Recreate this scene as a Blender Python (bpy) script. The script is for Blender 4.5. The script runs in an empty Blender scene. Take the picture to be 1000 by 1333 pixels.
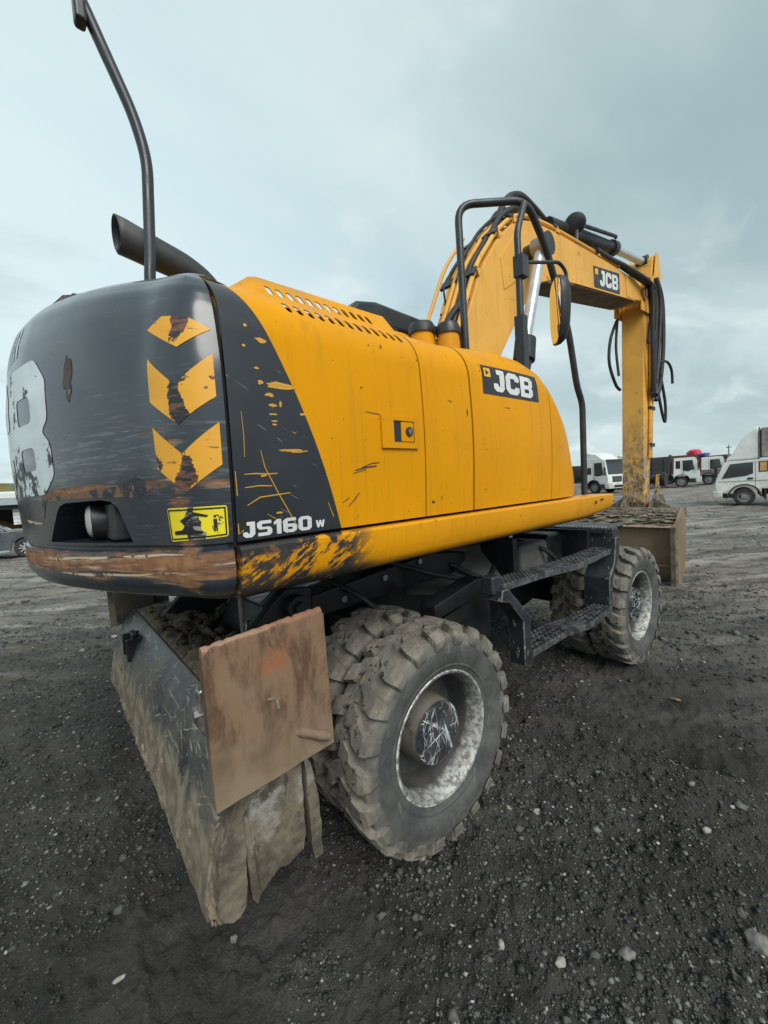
import bpy, bmesh, math, random
import numpy as np
from mathutils import Vector, Matrix, noise as mnoise
from mathutils.geometry import tessellate_polygon
random.seed(7); rng = np.random.default_rng(7)
R = math.radians
sc = bpy.context.scene
COL = sc.collection

# ------------------------------------------------------------------ camera
CAM = Vector((-1.3165, -2.4616, 1.6566)); YAW, PITCH, ROLL = R(49.9337), R(-3.4169), R(-3.5296)
cd = bpy.data.cameras.new('camera'); cam = bpy.data.objects.new('camera', cd); COL.objects.link(cam)
cd.sensor_fit = 'VERTICAL'; cd.sensor_height = 36.0; cd.sensor_width = 27.0
cd.lens = 523.09 / 1333 * 36; cd.clip_start = 0.02; cd.clip_end = 3000
fw = Vector((math.cos(YAW)*math.cos(PITCH), math.sin(YAW)*math.cos(PITCH), math.sin(PITCH)))
rt = Vector((math.sin(YAW), -math.cos(YAW), 0)); up = rt.cross(fw)
r2 = rt*math.cos(ROLL)+up*math.sin(ROLL); u2 = -rt*math.sin(ROLL)+up*math.cos(ROLL)
cam.matrix_world = Matrix(((r2.x, u2.x, -fw.x, CAM.x), (r2.y, u2.y, -fw.y, CAM.y), (r2.z, u2.z, -fw.z, CAM.z), (0, 0, 0, 1)))
sc.camera = cam

# ------------------------------------------------------------------ sky, sun, exposure
SUN_ELEV, SUN_AZ = R(44), R(-106)          # azimuth of the direction towards the sun, from +x
world = bpy.data.worlds.new('World'); sc.world = world; world.use_nodes = True
wt = world.node_tree; wt.nodes.clear()
def wn(t, **kw):
    n = wt.nodes.new(t)
    for k, v in kw.items(): setattr(n, k, v)
    return n
wo = wn('ShaderNodeOutputWorld'); bg = wn('ShaderNodeBackground'); bg.inputs['Strength'].default_value = 0.1
sky = wn('ShaderNodeTexSky', sky_type='NISHITA', sun_disc=False); sky.sun_elevation = SUN_ELEV; sky.sun_rotation = math.pi/2 - SUN_AZ
tc = wn('ShaderNodeTexCoord'); sep = wn('ShaderNodeSeparateXYZ'); wt.links.new(tc.outputs['Generated'], sep.inputs[0])
zz = wn('ShaderNodeMath', operation='MAXIMUM'); wt.links.new(sep.outputs['Z'], zz.inputs[0]); zz.inputs[1].default_value = 0.0
za = wn('ShaderNodeMath', operation='ADD'); wt.links.new(zz.outputs[0], za.inputs[0]); za.inputs[1].default_value = 0.22
dx = wn('ShaderNodeMath', operation='DIVIDE'); wt.links.new(sep.outputs['X'], dx.inputs[0]); wt.links.new(za.outputs[0], dx.inputs[1])
dy = wn('ShaderNodeMath', operation='DIVIDE'); wt.links.new(sep.outputs['Y'], dy.inputs[0]); wt.links.new(za.outputs[0], dy.inputs[1])
cmb = wn('ShaderNodeCombineXYZ'); wt.links.new(dx.outputs[0], cmb.inputs[0]); wt.links.new(dy.outputs[0], cmb.inputs[1])
def cloud(scale, detail, lo, hi, off):
    mp = wn('ShaderNodeMapping'); mp.inputs['Location'].default_value = off; mp.inputs['Scale'].default_value = (1, 1.5, 1); mp.inputs['Rotation'].default_value = (0, 0, .5)
    wt.links.new(cmb.outputs[0], mp.inputs[0])
    n = wn('ShaderNodeTexNoise'); n.inputs['Scale'].default_value = scale; n.inputs['Detail'].default_value = detail; n.inputs['Roughness'].default_value = .52; n.inputs['Distortion'].default_value = .4
    wt.links.new(mp.outputs[0], n.inputs['Vector'])
    m = wn('ShaderNodeMapRange'); m.interpolation_type = 'SMOOTHSTEP'; m.inputs['From Min'].default_value = lo; m.inputs['From Max'].default_value = hi
    wt.links.new(n.outputs['Fac'], m.inputs['Value']); return m.outputs[0]
def wmix(f, a, b):
    m = wn('ShaderNodeMix', data_type='RGBA')
    if isinstance(f, (int, float)): m.inputs[0].default_value = f
    else: wt.links.new(f, m.inputs[0])
    for s, v in ((6, a), (7, b)):
        if isinstance(v, tuple): m.inputs[s].default_value = (*v, 1)
        else: wt.links.new(v, m.inputs[s])
    return m.outputs[2]
gl = wn('ShaderNodeVectorMath', operation='DOT_PRODUCT'); wt.links.new(tc.outputs['Generated'], gl.inputs[0]); gl.inputs[1].default_value = (-.2, .98, 0)     # the overcast is thinner towards +y
gm = wn('ShaderNodeMapRange'); gm.interpolation_type = 'SMOOTHSTEP'; gm.inputs['From Min'].default_value = 0.; gm.inputs['From Max'].default_value = .95; wt.links.new(gl.outputs['Value'], gm.inputs['Value'])
base = wmix(gm.outputs[0], (3.5, 4.75, 5.0), (6.3, 7.9, 8.4))
c1 = wmix(cloud(.7, 8, .36, .64, (3.1, 1.7, 0)), base, wmix(.5, base, (7.4, 8.4, 8.5)))
lo_ = wmix(.5, c1, (3.0, 4.15, 4.35)); c1 = wmix(cloud(1.1, 8, .46, .66, (7.1, 2.7, 5)), c1, lo_)
c2 = wmix(cloud(1.6, 8, .50, .76, (1, 4, 2)), c1, (7.4, 8.3, 8.3))
hz = wn('ShaderNodeMapRange'); hz.inputs['From Min'].default_value = 0.0; hz.inputs['From Max'].default_value = .22; hz.inputs['To Min'].default_value = .30; hz.inputs['To Max'].default_value = 0.0
hz.interpolation_type = 'SMOOTHSTEP'; wt.links.new(sep.outputs['Z'], hz.inputs['Value'])
c3 = wmix(hz.outputs[0], c2, (6.9, 7.9, 7.8))
fin = wmix(.93, sky.outputs[0], c3)
wt.links.new(fin, bg.inputs['Color']); wt.links.new(bg.outputs[0], wo.inputs[0])
sl = bpy.data.lights.new('sun', 'SUN'); sl.energy = 2.7; sl.angle = R(38); sl.color = (1, .96, .9)
so = bpy.data.objects.new('sun', sl); COL.objects.link(so)
sd = Vector((math.cos(SUN_ELEV)*math.cos(SUN_AZ), math.cos(SUN_ELEV)*math.sin(SUN_AZ), math.sin(SUN_ELEV)))
so.rotation_euler = sd.to_track_quat('Z', 'Y').to_euler(); so.location = sd*40
sc.view_settings.view_transform = 'Standard'; sc.view_settings.look = 'None'; sc.view_settings.gamma = 1; sc.view_settings.use_curve_mapping = False
sc.view_settings.exposure = 0.2

# ------------------------------------------------------------------ material helpers
class NT:
    def __init__(s, name):
        s.m = bpy.data.materials.new(name); s.m.use_nodes = True; s.t = s.m.node_tree; s.t.nodes.clear()
        s.out = s.t.nodes.new('ShaderNodeOutputMaterial'); s.b = s.t.nodes.new('ShaderNodeBsdfPrincipled'); s.t.links.new(s.b.outputs[0], s.out.inputs[0])
        s.g = s.t.nodes.new('ShaderNodeNewGeometry'); s.tc = s.t.nodes.new('ShaderNodeTexCoord'); s._xyz = None
    def put(s, sock, v):
        if v is None: return
        if isinstance(v, bpy.types.NodeSocket): s.t.links.new(v, sock)
        elif isinstance(v, tuple) and len(v) == 3 and sock.type == 'RGBA': sock.default_value = (*v, 1)
        else: sock.default_value = v
    @property
    def pos(s): return s.tc.outputs['Object']
    @property
    def obj(s): return s.tc.outputs['Object']
    def xyz(s, v=None):
        if v is None:
            if s._xyz: return s._xyz
        n = s.t.nodes.new('ShaderNodeSeparateXYZ'); s.t.links.new(v or s.pos, n.inputs[0])
        r = (n.outputs[0], n.outputs[1], n.outputs[2])
        if v is None: s._xyz = r
        return r
    def noise(s, scale, detail=4, rough=.55, vec=None, stretch=None, dist=0, rot=None, off=(0, 0, 0)):
        vec = vec or s.pos
        mp = s.t.nodes.new('ShaderNodeMapping'); s.t.links.new(vec, mp.inputs[0])
        if rot: mp.vector_type = 'TEXTURE'; mp.inputs['Rotation'].default_value = rot      # turn first, then stretch
        if stretch: mp.inputs['Scale'].default_value = tuple(1/v for v in stretch) if rot else stretch
        mp.inputs['Location'].default_value = off
        n = s.t.nodes.new('ShaderNodeTexNoise'); s.t.links.new(mp.outputs[0], n.inputs['Vector'])
        n.inputs['Scale'].default_value = scale; n.inputs['Detail'].default_value = detail; n.inputs['Roughness'].default_value = rough; n.inputs['Distortion'].default_value = dist
        return n.outputs['Fac']
    def voro(s, scale, vec=None, feature='F1'):
        n = s.t.nodes.new('ShaderNodeTexVoronoi'); n.feature = feature; s.t.links.new(vec or s.pos, n.inputs['Vector']); n.inputs['Scale'].default_value = scale
        return n.outputs[0]
    def mr(s, v, lo, hi, a=0., b=1., smooth=True):
        n = s.t.nodes.new('ShaderNodeMapRange'); n.interpolation_type = 'SMOOTHSTEP' if smooth else 'LINEAR'
        s.put(n.inputs['Value'], v); n.inputs['From Min'].default_value = lo; n.inputs['From Max'].default_value = hi
        n.inputs['To Min'].default_value = a; n.inputs['To Max'].default_value = b; return n.outputs[0]
    def math(s, op, a, b=0., c=None):
        n = s.t.nodes.new('ShaderNodeMath'); n.operation = op; s.put(n.inputs[0], a); s.put(n.inputs[1], b)
        if c is not None: s.put(n.inputs[2], c)
        return n.outputs[0]
    def band(s, v, c, w):      # 1 at c, 0 beyond w
        return s.math('MAXIMUM', s.math('SUBTRACT', 1., s.math('DIVIDE', s.math('ABSOLUTE', s.math('SUBTRACT', v, c)), w)), 0.)
    def mix(s, f, a, b):
        n = s.t.nodes.new('ShaderNodeMix'); n.data_type = 'RGBA'; s.put(n.inputs[0], f); s.put(n.inputs[6], a); s.put(n.inputs[7], b); return n.outputs[2]
    def mixf(s, f, a, b):
        n = s.t.nodes.new('ShaderNodeMix'); n.data_type = 'FLOAT'; s.put(n.inputs[0], f); s.put(n.inputs[2], a); s.put(n.inputs[3], b); return n.outputs[0]
    def bump(s, h, strength=.3, dist=.01):
        n = s.t.nodes.new('ShaderNodeBump'); n.inputs['Strength'].default_value = strength; n.inputs['Distance'].default_value = dist; s.put(n.inputs['Height'], h)
        s.t.links.new(n.outputs[0], s.b.inputs['Normal'])
    def fin(s, color=None, rough=.5, metal=0., spec=.5, coat=0.):
        s.put(s.b.inputs['Base Color'], color); s.put(s.b.inputs['Roughness'], rough); s.put(s.b.inputs['Metallic'], metal)
        s.put(s.b.inputs['Specular IOR Level'], spec); s.put(s.b.inputs['Coat Weight'], coat); s.b.inputs['Coat Roughness'].default_value = .15
        return s.m
def simple(name, col, rough=.5, metal=0., var=.25, scale=6., bump=.0, spec=.5, coat=0., obj=False):
    k = NT(name); v = k.obj if obj else k.pos
    n = k.noise(scale, 5, .6, v); d = tuple(c*(1-var) for c in col); e = tuple(min(1, c*(1+var)) for c in col)
    c = k.mix(k.mr(n, .3, .7), d, e)
    if bump: k.bump(k.noise(scale*6, 4, .6, v), bump, .004)
    return k.fin(c, k.mr(k.noise(scale*2, 3, .5, v), .3, .7, max(.02, rough-.1), min(1, rough+.12)), metal, spec, coat)

# ---- paint colours
YEL = (.70, .298, .003); BLK = (.014, .018, .024)
RUST = (.17, .075, .035); RUST2 = (.26, .15, .085); MUD = (.23, .175, .115); DUST = (.17, .15, .125)

def yellow_base(k):
    n = k.noise(2.2, 5, .6); x, y, z = k.xyz()
    c = k.mix(k.mr(n, .25, .75), YEL, tuple(v*.88 for v in YEL))
    st = k.noise(3, 4, .6, stretch=(9, 9, .35), off=(3, 0, 0))           # run-off streaks
    c = k.mix(k.math('MULTIPLY', k.mr(st, .50, .75), .5), c, (.46, .21, .015))
    st2 = k.noise(4, 5, .65, stretch=(22, 22, .25), off=(8, 1, 0)); c = k.mix(k.math('MULTIPLY', k.math('MULTIPLY', k.mr(st2, .52, .70), k.mr(z, 2.25, 1.75)), .24), c, (.33, .16, .02))
    du = k.math('MULTIPLY', k.mr(k.noise(3, 6, .7, off=(9, 9, 9)), .46, .62), k.mr(z, 2.12, 2.34)); c = k.mix(k.math('MULTIPLY', du, .6), c, (.38, .22, .07))
    gr = k.noise(5, 7, .7, off=(5, 2, 1)); c = k.mix(k.math('MULTIPLY', k.mr(gr, .60, .72), .3), c, (.24, .13, .03))
    sp = k.noise(46, 2, .5); c = k.mix(k.math('MULTIPLY', k.mr(sp, .72, .75), .75), c, (.06, .04, .025))
    return c
def mat_side():
    k = NT('two_tone_side_paint'); x, y, z = k.xyz(); c = yellow_base(k)
    # black rear wedge: paint edge x = -.567-.4(z-1.525)+.2(z-1.525)(2.275-z)
    t = k.math('SUBTRACT', z, 1.525); e = k.math('MULTIPLY_ADD', t, -.4, -.567)
    e = k.math('ADD', e, k.math('MULTIPLY', k.math('MULTIPLY', t, k.math('SUBTRACT', 2.275, z)), .2))
    dd = k.math('SUBTRACT', x, e); isb = k.mr(dd, -.0015, .0015, 1., 0.)
    bl = k.mix(k.mr(k.noise(5, 6, .65), .35, .75), BLK, (.024, .029, .036))
    sc_ = k.noise(9, 4, .6, stretch=(1, 1, 5)); ch = k.noise(30, 3, .6)
    bl = k.mix(k.math('MULTIPLY', k.mr(sc_, .69, .72), k.mr(ch, .5, .6)), bl, (.62, .31, .03))
    bl = k.mix(k.math('MULTIPLY', k.mr(k.noise(60, 2, .5, stretch=(.2, .2, 1.6), rot=(0, .5, 0)), .70, .74), .5), bl, (.25, .25, .24))
    c = k.mix(isb, c, bl)
    k.bump(k.noise(1.3, 2, .4), .15, .012)
    return k.fin(c, k.mr(k.noise(4, 4, .6), .3, .7, .34, .5), 0, k.mixf(isb, .08, .5), k.mixf(isb, .015, .15))
def mat_yellow():
    k = NT('yellow_machine_paint'); c = yellow_base(k); k.bump(k.noise(1.5, 2, .4), .15, .012)
    return k.fin(c, k.mr(k.noise(4, 4, .6), .3, .7, .32, .5), 0, .08, .015)
def mat_skirt():
    k = NT('scraped_skirt_paint'); x, y, z = k.xyz(); c = yellow_base(k)
    n = k.noise(14, 6, .65, stretch=(1, 1, 3.2), rot=(0, -.6, 0)); n2 = k.noise(3.2, 5, .6, off=(2, 0, 0))
    # scraped black corner: grows towards the rear, ragged edge at x about -.53
    a = k.mr(x, -.56, -.40, 1., 0.); b = k.math('MULTIPLY', a, k.mr(k.math('ADD', k.math('MULTIPLY', n, .8), k.math('MULTIPLY', n2, .5)), .58, .66))
    low = k.math('MULTIPLY', k.mr(z, 1.42, 1.375, 0., 1.), k.mr(x, -.5, -.36, 1., 0.)); low = k.math('MULTIPLY', low, k.mr(n, .30, .44))
    topb = k.math('MULTIPLY', k.mr(z, 1.475, 1.487), k.mr(x, -.605, -.60, 1., 0.)); topb = k.math('MULTIPLY', topb, k.mr(n2, .40, .44))
    m = k.math('MAXIMUM', k.math('MAXIMUM', b, low), topb)
    c = k.mix(m, c, k.mix(k.mr(n2, .4, .6), (.018, .02, .024), (.05, .042, .036)))
    rs = k.math('MULTIPLY', k.mr(x, -.45, -.85), k.mr(k.noise(20, 4, .6), .58, .64)); c = k.mix(k.math('MULTIPLY', rs, .8), c, RUST)
    return k.fin(c, k.mixf(m, .40, .62), 0, k.mixf(m, .22, .4), .02)
def mat_cw():
    k = NT('scraped_black_counterweight_paint'); x, y, z = k.xyz()
    c = k.mix(k.mr(k.noise(2.5, 5, .6), .3, .7), (.017, .024, .034), (.030, .039, .050))
    h1 = k.noise(4, 6, .68, stretch=(1, 1, 9), off=(1, 2, 3)); h2 = k.noise(2.2, 5, .62, stretch=(1, 1, 3.2), off=(4, 1, 0)); h3 = k.noise(22, 4, .65, stretch=(.35, .35, 4))
    # pale dusty scuffs
    c = k.mix(k.math('MULTIPLY', k.mr(k.math('ADD', h3, k.math('MULTIPLY', k.band(z, 1.8, .25), .14)), .62, .78), .32), c, (.24, .25, .25))
    # rust scrapes in three height bands plus a drip under the chevrons
    bias = k.math('MULTIPLY', k.band(z, 1.855, .05), .13)
    bias = k.math('MAXIMUM', bias, k.math('MULTIPLY', k.band(z, 1.70, .06), .25))
    bias = k.math('MAXIMUM', bias, k.math('MULTIPLY', k.band(z, 1.465, .085), .37))
    bias = k.math('MAXIMUM', bias, k.math('MULTIPLY', k.math('MULTIPLY', k.band(y, -1.17, .09), k.mr(z, 1.95, 1.75)), .30))
    m = k.mr(k.math('ADD', k.math('ADD', k.math('MULTIPLY', h1, .5), k.math('MULTIPLY', h2, .5)), bias), .68, .78)
    rc = k.mix(k.mr(k.noise(14, 5, .65), .4, .65), RUST, (.30, .15, .06)); rc = k.mix(k.mr(h3, .52, .66), rc, (.10, .055, .035))
    rc = k.mix(k.math('MULTIPLY', k.mr(k.noise(9, 6, .7, stretch=(.5, .5, 9), off=(0, 6, 2)), .54, .66), .85), rc, (.44, .37, .27)); rc = k.mix(k.math('MULTIPLY', k.mr(k.noise(7, 6, .7, stretch=(.4, .4, 8), off=(5, 6, 2)), .54, .64), .9), rc, (.03, .032, .034))
    c = k.mix(m, c, rc)
    thin = k.mr(k.noise(10, 5, .7, stretch=(.5, .5, 14), off=(7, 7, 7), dist=.5), .655, .69); c = k.mix(k.math('MULTIPLY', thin, k.math('MULTIPLY', k.mr(z, 2.05, 1.9), .6)), c, (.30, .24, .17))
    low = k.mr(z, 1.40, 1.36); c = k.mix(k.math('MULTIPLY', low, k.mr(h3, .40, .6)), c, (.10, .085, .05))
    k.bump(k.math('ADD', k.math('MULTIPLY', m, -.5), k.noise(3, 3, .5)), .22, .01)
    return k.fin(c, k.mixf(m, k.mr(k.noise(3, 4, .6), .3, .7, .20, .36), .8), 0, .5, k.mixf(m, .45, 0.))
def mat_decal(name, col, wear=.62, wcol=(.03, .028, .026), dark=(.018, .022, .028), drip=False, torn=False):
    k = NT(name); n = k.noise(13, 5, .65); n2 = k.noise(28, 4, .6, stretch=(.5, .5, 2.5)); x, y, z = k.xyz()
    c = k.mix(k.mr(k.noise(7, 4), .3, .7), col, tuple(v*.86 for v in col))
    if drip:
        n = k.math('ADD', n, k.math('MULTIPLY', k.band(y, -1.200, .034), .26))
    if torn: n = k.math('ADD', k.math('MULTIPLY', n, .55), k.math('ADD', k.math('MULTIPLY', k.noise(5, 5, .65, off=(2, 8, 1)), .45), k.mr(z, 1.95, 1.72, 0., .10)))
    m = k.mr(n, wear, wear+.025); c = k.mix(m, c, k.mix(k.mr(n2, .45, .6), dark, wcol))
    c = k.mix(k.math('MULTIPLY', k.mr(n2, .66, .70), .8), c, (.06, .05, .04))
    return k.fin(c, .5)
def mat_boom():
    k = NT('weathered_boom_paint'); x, y, z = k.xyz()
    B = (.76, .40, .075); c = k.mix(k.mr(k.noise(1.6, 5, .6), .3, .7), B, (.64, .33, .06))
    c = k.mix(k.math('MULTIPLY', k.mr(k.noise(7, 6, .7), .62, .68), .75), c, (.16, .09, .04))
    c = k.mix(k.math('MULTIPLY', k.mr(k.noise(3, 5, .6, stretch=(6, 6, .5)), .55, .75), .4), c, (.33, .19, .07))
    low = k.mr(k.math('ADD', z, k.math('MULTIPLY', k.noise(5, 6, .7), 1.9)), 4.1, 2.2)
    low2 = k.math('MULTIPLY', low, k.mr(x, 6.0, 6.3))
    c = k.mix(k.math('MULTIPLY', low2, k.mr(k.noise(16, 6, .75, stretch=(1, 1, .5)), .40, .50)), c, k.mix(k.mr(k.noise(11, 6, .7), .42, .58), (.11, .08, .055), (.34, .28, .20)))
    k.bump(k.noise(30, 4, .6), .12, .004)
    return k.fin(c, .5, 0, .25)
def mat_rust(name, a=(.215, .135, .085), b=(.105, .06, .038), mud=.5, vert=True):
    k = NT(name); n = k.noise(4.5, 7, .72, stretch=(3, 3, .9) if vert else None, dist=.4); n2 = k.noise(9, 6, .7)
    z_ = k.xyz()[2]; c = k.mix(k.mr(n, .40, .60), a, b); c = k.mix(k.math('MULTIPLY', k.mr(k.math('ADD', z_, k.math('MULTIPLY', k.noise(5, 6, .7, off=(1, 7, 2)), .35)), 1.18, .95), .7 if vert else 0.), c, (.20, .152, .10)); c = k.mix(k.mr(k.noise(2.3, 4, .6, off=(3, 3, 3)), .60-mud*.2, .78-mud*.2), c, MUD)
    c = k.mix(k.math('MULTIPLY', k.mr(k.noise(5, 5, .6, off=(0, 2, 0)), .62, .72), .7), c, (.30, .11, .045))
    c = k.mix(k.math('MULTIPLY', k.mr(k.noise(60, 3, .6), .66, .72), .6), c, (.07, .05, .04))
    k.bump(k.math('ADD', n2, k.math('MULTIPLY', k.noise(55, 4, .6), .4)), .3, .006)
    return k.fin(c, .82, 0, .25)
def mat_blade():
    k = NT('muddy_black_blade_paint'); x, y, z = k.xyz()
    c = k.mix(k.mr(k.noise(4, 5, .6), .3, .7), (.024, .028, .034), (.10, .10, .097))
    # scratches
    for rr, off in ((.5, 0), (-.45, 3), (.1, 6)):
        s_ = k.noise(30, 5, .65, stretch=(1, .12, 2.0), rot=(rr, 0, 0), off=(off, 1, 2), dist=.3); c = k.mix(k.math('MULTIPLY', k.mr(s_, .605, .65), .85), c, (.38, .32, .22))
    nn = k.math('ADD', k.math('MULTIPLY', k.noise(6, 6, .68, stretch=(1, 1, .6)), .34), k.mr(z, .33, .76, .54, .20, False))
    m = k.mr(nn, .46, .54); mc = k.mix(k.mr(k.noise(11, 5, .65), .35, .65), (.13, .103, .072), (.27, .222, .158))
    c = k.mix(k.math('MULTIPLY', k.mr(k.noise(4.5, 7, .72, stretch=(1, 1, .7), off=(3, 5, 1)), .44, .62), .6), c, (.15, .128, .098)); c = k.mix(m, c, mc); topm = k.math('MULTIPLY', k.mr(z, .83, .85), k.mr(k.noise(7, 5), .3, .45)); c = k.mix(topm, c, (.10, .08, .058))
    k.bump(k.math('ADD', k.math('MULTIPLY', m, .6), k.math('MULTIPLY', k.noise(40, 4, .6), k.mixf(m, .1, .6))), .45, .012)
    return k.fin(c, k.mixf(m, .42, .9), 0, .4)
def mat_mud(name, a, b, bs=.6, sc_=12):
    k = NT(name); n = k.noise(sc_, 6, .7); c = k.mix(k.mr(n, .3, .7), a, b); c = k.mix(k.math('MULTIPLY', k.mr(k.noise(70, 3, .6), .62, .7), .5), c, (.05, .04, .03))
    k.bump(k.noise(sc_*3, 6, .7), bs, .015); return k.fin(c, .95, 0, .15)
def mat_tyre():
    k = NT('dusty_tyre_rubber'); v = k.obj; x, y, z = k.xyz(v)
    r = k.math('SQRT', k.math('ADD', k.math('MULTIPLY', x, x), k.math('MULTIPLY', z, z)))
    n = k.noise(6, 6, .65, v); c = k.mix(k.mr(n, .3, .7), (.075, .071, .065), (.17, .16, .143))
    tr = k.math('MULTIPLY', k.mr(r, .44, .475), k.mr(k.noise(9, 5, .65, v, off=(2, 2, 2)), .3, .6)); c = k.mix(k.math('MULTIPLY', tr, .8), c, k.mix(k.mr(k.noise(20, 5, .7, v), .4, .6), (.16, .142, .115), (.26, .235, .195)))
    sw = k.mr(k.math('ADD', r, k.math('MULTIPLY', k.noise(5, 5, .6, v, off=(4, 0, 4)), .05)), .455, .435); c = k.mix(sw, c, k.mix(k.mr(k.noise(7, 6, .7, v), .35, .65), (.055, .058, .060), (.105, .104, .098)))
    gr = k.math('MULTIPLY', k.mr(r, .49, .50), k.mr(k.noise(26, 5, .7, v), .57, .63)); c = k.mix(gr, c, (.022, .022, .022))     # torn rubber on the lug faces
    sct = k.noise(30, 3, .5, v, stretch=(1, 1, .3)); c = k.mix(k.math('MULTIPLY', k.mr(sct, .64, .70), .35), c, (.2, .2, .19))
    rings = k.math('SINE', k.math('MULTIPLY', r, 260.)); h = k.math('ADD', k.math('MULTIPLY', rings, k.mr(r, .46, .44, 0., .10)), k.noise(40, 4, .6, v))
    k.bump(h, .22, .006)
    return k.fin(c, .85, 0, .25)
def mat_rim(front=False):
    k = NT('scratched_rim_paint'); v = k.obj; x, y, z = k.xyz(v)
    r = k.math('SQRT', k.math('ADD', k.math('MULTIPLY', x, x), k.math('MULTIPLY', z, z)))
    c = k.mix(k.mr(k.noise(6, 5, .6, v), .3, .7), (.035, .038, .042), (.085, .085, .083))
    c = k.mix(k.math('MULTIPLY', k.mr(k.noise(5, 5, .6, v, off=(3, 1, 0)), .45, .65), .6), c, (.10, .09, .08))
    w = k.math('ADD', k.math('ADD', k.mr(r, .258, .266, 0., .30), k.mr(r, .290, .297, 0., .25)), k.math('ADD', k.math('MULTIPLY', k.noise(24, 7, .75, v, stretch=(1, .4, 1)), .36), k.math('MULTIPLY', k.noise(4, 5, .6, v), .48))); w = k.mr(w, .56, .92)
    c = k.mix(w, c, k.mix(k.mr(k.noise(30, 5, .7, v), .42, .60), (.66, .67, .65), (.22, .20, .185)))
    c = k.mix(k.math('MULTIPLY', k.mr(k.noise(12, 4, .6, v, off=(8, 0, 3)), .66, .72), .35), c, (.20, .13, .09))
    return k.fin(c, .5, .15)
def mat_hub():
    k = NT('scratched_black_hub_paint'); v = k.obj; x, y, z = k.xyz(v)
    c = k.mix(k.mr(k.noise(7, 5, .6, v), .35, .65), (.02, .023, .027), (.07, .072, .076))
    face = k.mr(y, -.045, -.06)
    vd = k.voro(22, None, 'DISTANCE_TO_EDGE'); dsp = k.t.nodes.new('ShaderNodeMapping'); dsp.vector_type = 'TEXTURE'; dsp.inputs['Rotation'].default_value = (0, .25, 0); dsp.inputs['Scale'].default_value = (.8, 1, 2.2); k.t.links.new(v, dsp.inputs[0]); k.t.links.new(dsp.outputs[0], vd.node.inputs['Vector'])
    web = k.math('MULTIPLY', k.mr(vd, .024, .008), k.mr(k.noise(14, 4, .6, v, off=(2, 2, 9)), .44, .52)); tot = web
    for a, o in ((0, 1), (.5, 4), (-.35, 7), (1.3, 9), (-.9, 13)):
        s_ = k.mr(k.noise(11, 5, .6, v, stretch=(3.4, 1, .16), rot=(0, a, 0), off=(o, o, 0), dist=.3), .63, .65); tot = s_ if tot is None else k.math('MAXIMUM', tot, s_)
    c = k.mix(k.math('MULTIPLY', k.math('MULTIPLY', tot, face), k.mr(k.noise(9, 3, .5, v), .34, .48)), c, (.62, .64, .66))
    side = k.math('MULTIPLY', k.mr(y, -.055, -.04), k.mr(k.noise(6, 5, .65, v), .28, .5)); c = k.mix(k.math('MULTIPLY', side, .85), c, (.20, .178, .155))
    return k.fin(c, .38, .1)
def mat_ground():
    k = NT('crushed_coal_ground')
    n1 = k.noise(.45, 5, .55); n2 = k.noise(3.2, 7, .66); n3 = k.noise(28, 6, .7); n4 = k.noise(110, 4, .65)
    c = k.mix(k.mr(n2, .3, .7), (.023, .022, .021), (.063, .060, .055)); c = k.mix(k.mr(n1, .35, .7), c, k.mix(k.mr(n2, .3, .7), (.043, .041, .039), (.092, .088, .081)))
    cl = k.t.nodes.new('ShaderNodeCameraData')
    x, y, z = k.xyz(); d = k.math('SQRT', k.math('ADD', k.math('MULTIPLY', x, x), k.math('MULTIPLY', y, y)))
    k.t.nodes.remove(cl)
    st = k.noise(.9, 7, .64, stretch=(.5, 3.2, 1), rot=(0, 0, R(-40)), dist=.3)
    # further out: dry trampled earth with pale ruts, its colour also lifted for grazing sheen
    far = k.mr(k.math('ADD', d, k.math('MULTIPLY', k.math('ADD', n1, st), 3.)), 4.8, 10.5)
    dry_and_sheen = k.mix(k.mr(st, .34, .66), (.118, .107, .093), (.33, .31, .272)); dry_and_sheen = k.mix(k.math('MULTIPLY', k.mr(st, .58, .68), .8), dry_and_sheen, (.46, .44, .40))
    dry_and_sheen = k.mix(k.math('MULTIPLY', k.mr(k.noise(.22, 4, .6, off=(4, 4, 0)), .5, .66), .55), dry_and_sheen, (.075, .071, .065)); dry_and_sheen = k.mix(k.math('MULTIPLY', k.mr(k.noise(2.6, 6, .7, stretch=(.4, 2.6, 1), rot=(0, 0, R(-40)), off=(5, 0, 0)), .52, .62), .7), dry_and_sheen, (.055, .052, .048))
    cp = k.noise(1.1, 5, .6, stretch=(.6, 1.8, 1), rot=(0, 0, R(-40)), off=(2, 6, 0)); c = k.mix(k.math('MULTIPLY', k.mr(cp, .50, .64), .75), c, k.mix(k.mr(n3, .35, .65), (.06, .058, .054), (.115, .11, .102))); c = k.mix(far, c, dry_and_sheen)
    c = k.mix(k.math('MULTIPLY', k.mr(n3, .56, .68), .6), c, (.13, .127, .12))
    c = k.mix(k.math('MULTIPLY', k.mr(n4, .30, .42, 1., 0.), .5), c, (.008, .008, .009))
    sp = k.voro(85); c = k.mix(k.math('MULTIPLY', k.mr(sp, .16, .10), k.mr(k.noise(8, 4, .6, off=(1, 9, 0)), .62, .66)), c, (.42, .40, .36))
    h = k.math('ADD', k.math('MULTIPLY', n3, .8), k.math('MULTIPLY', n4, .42)); k.bump(h, 1., .045)
    return k.fin(c, k.mr(n2, .35, .65, .62, .95), 0, .3)

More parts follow.
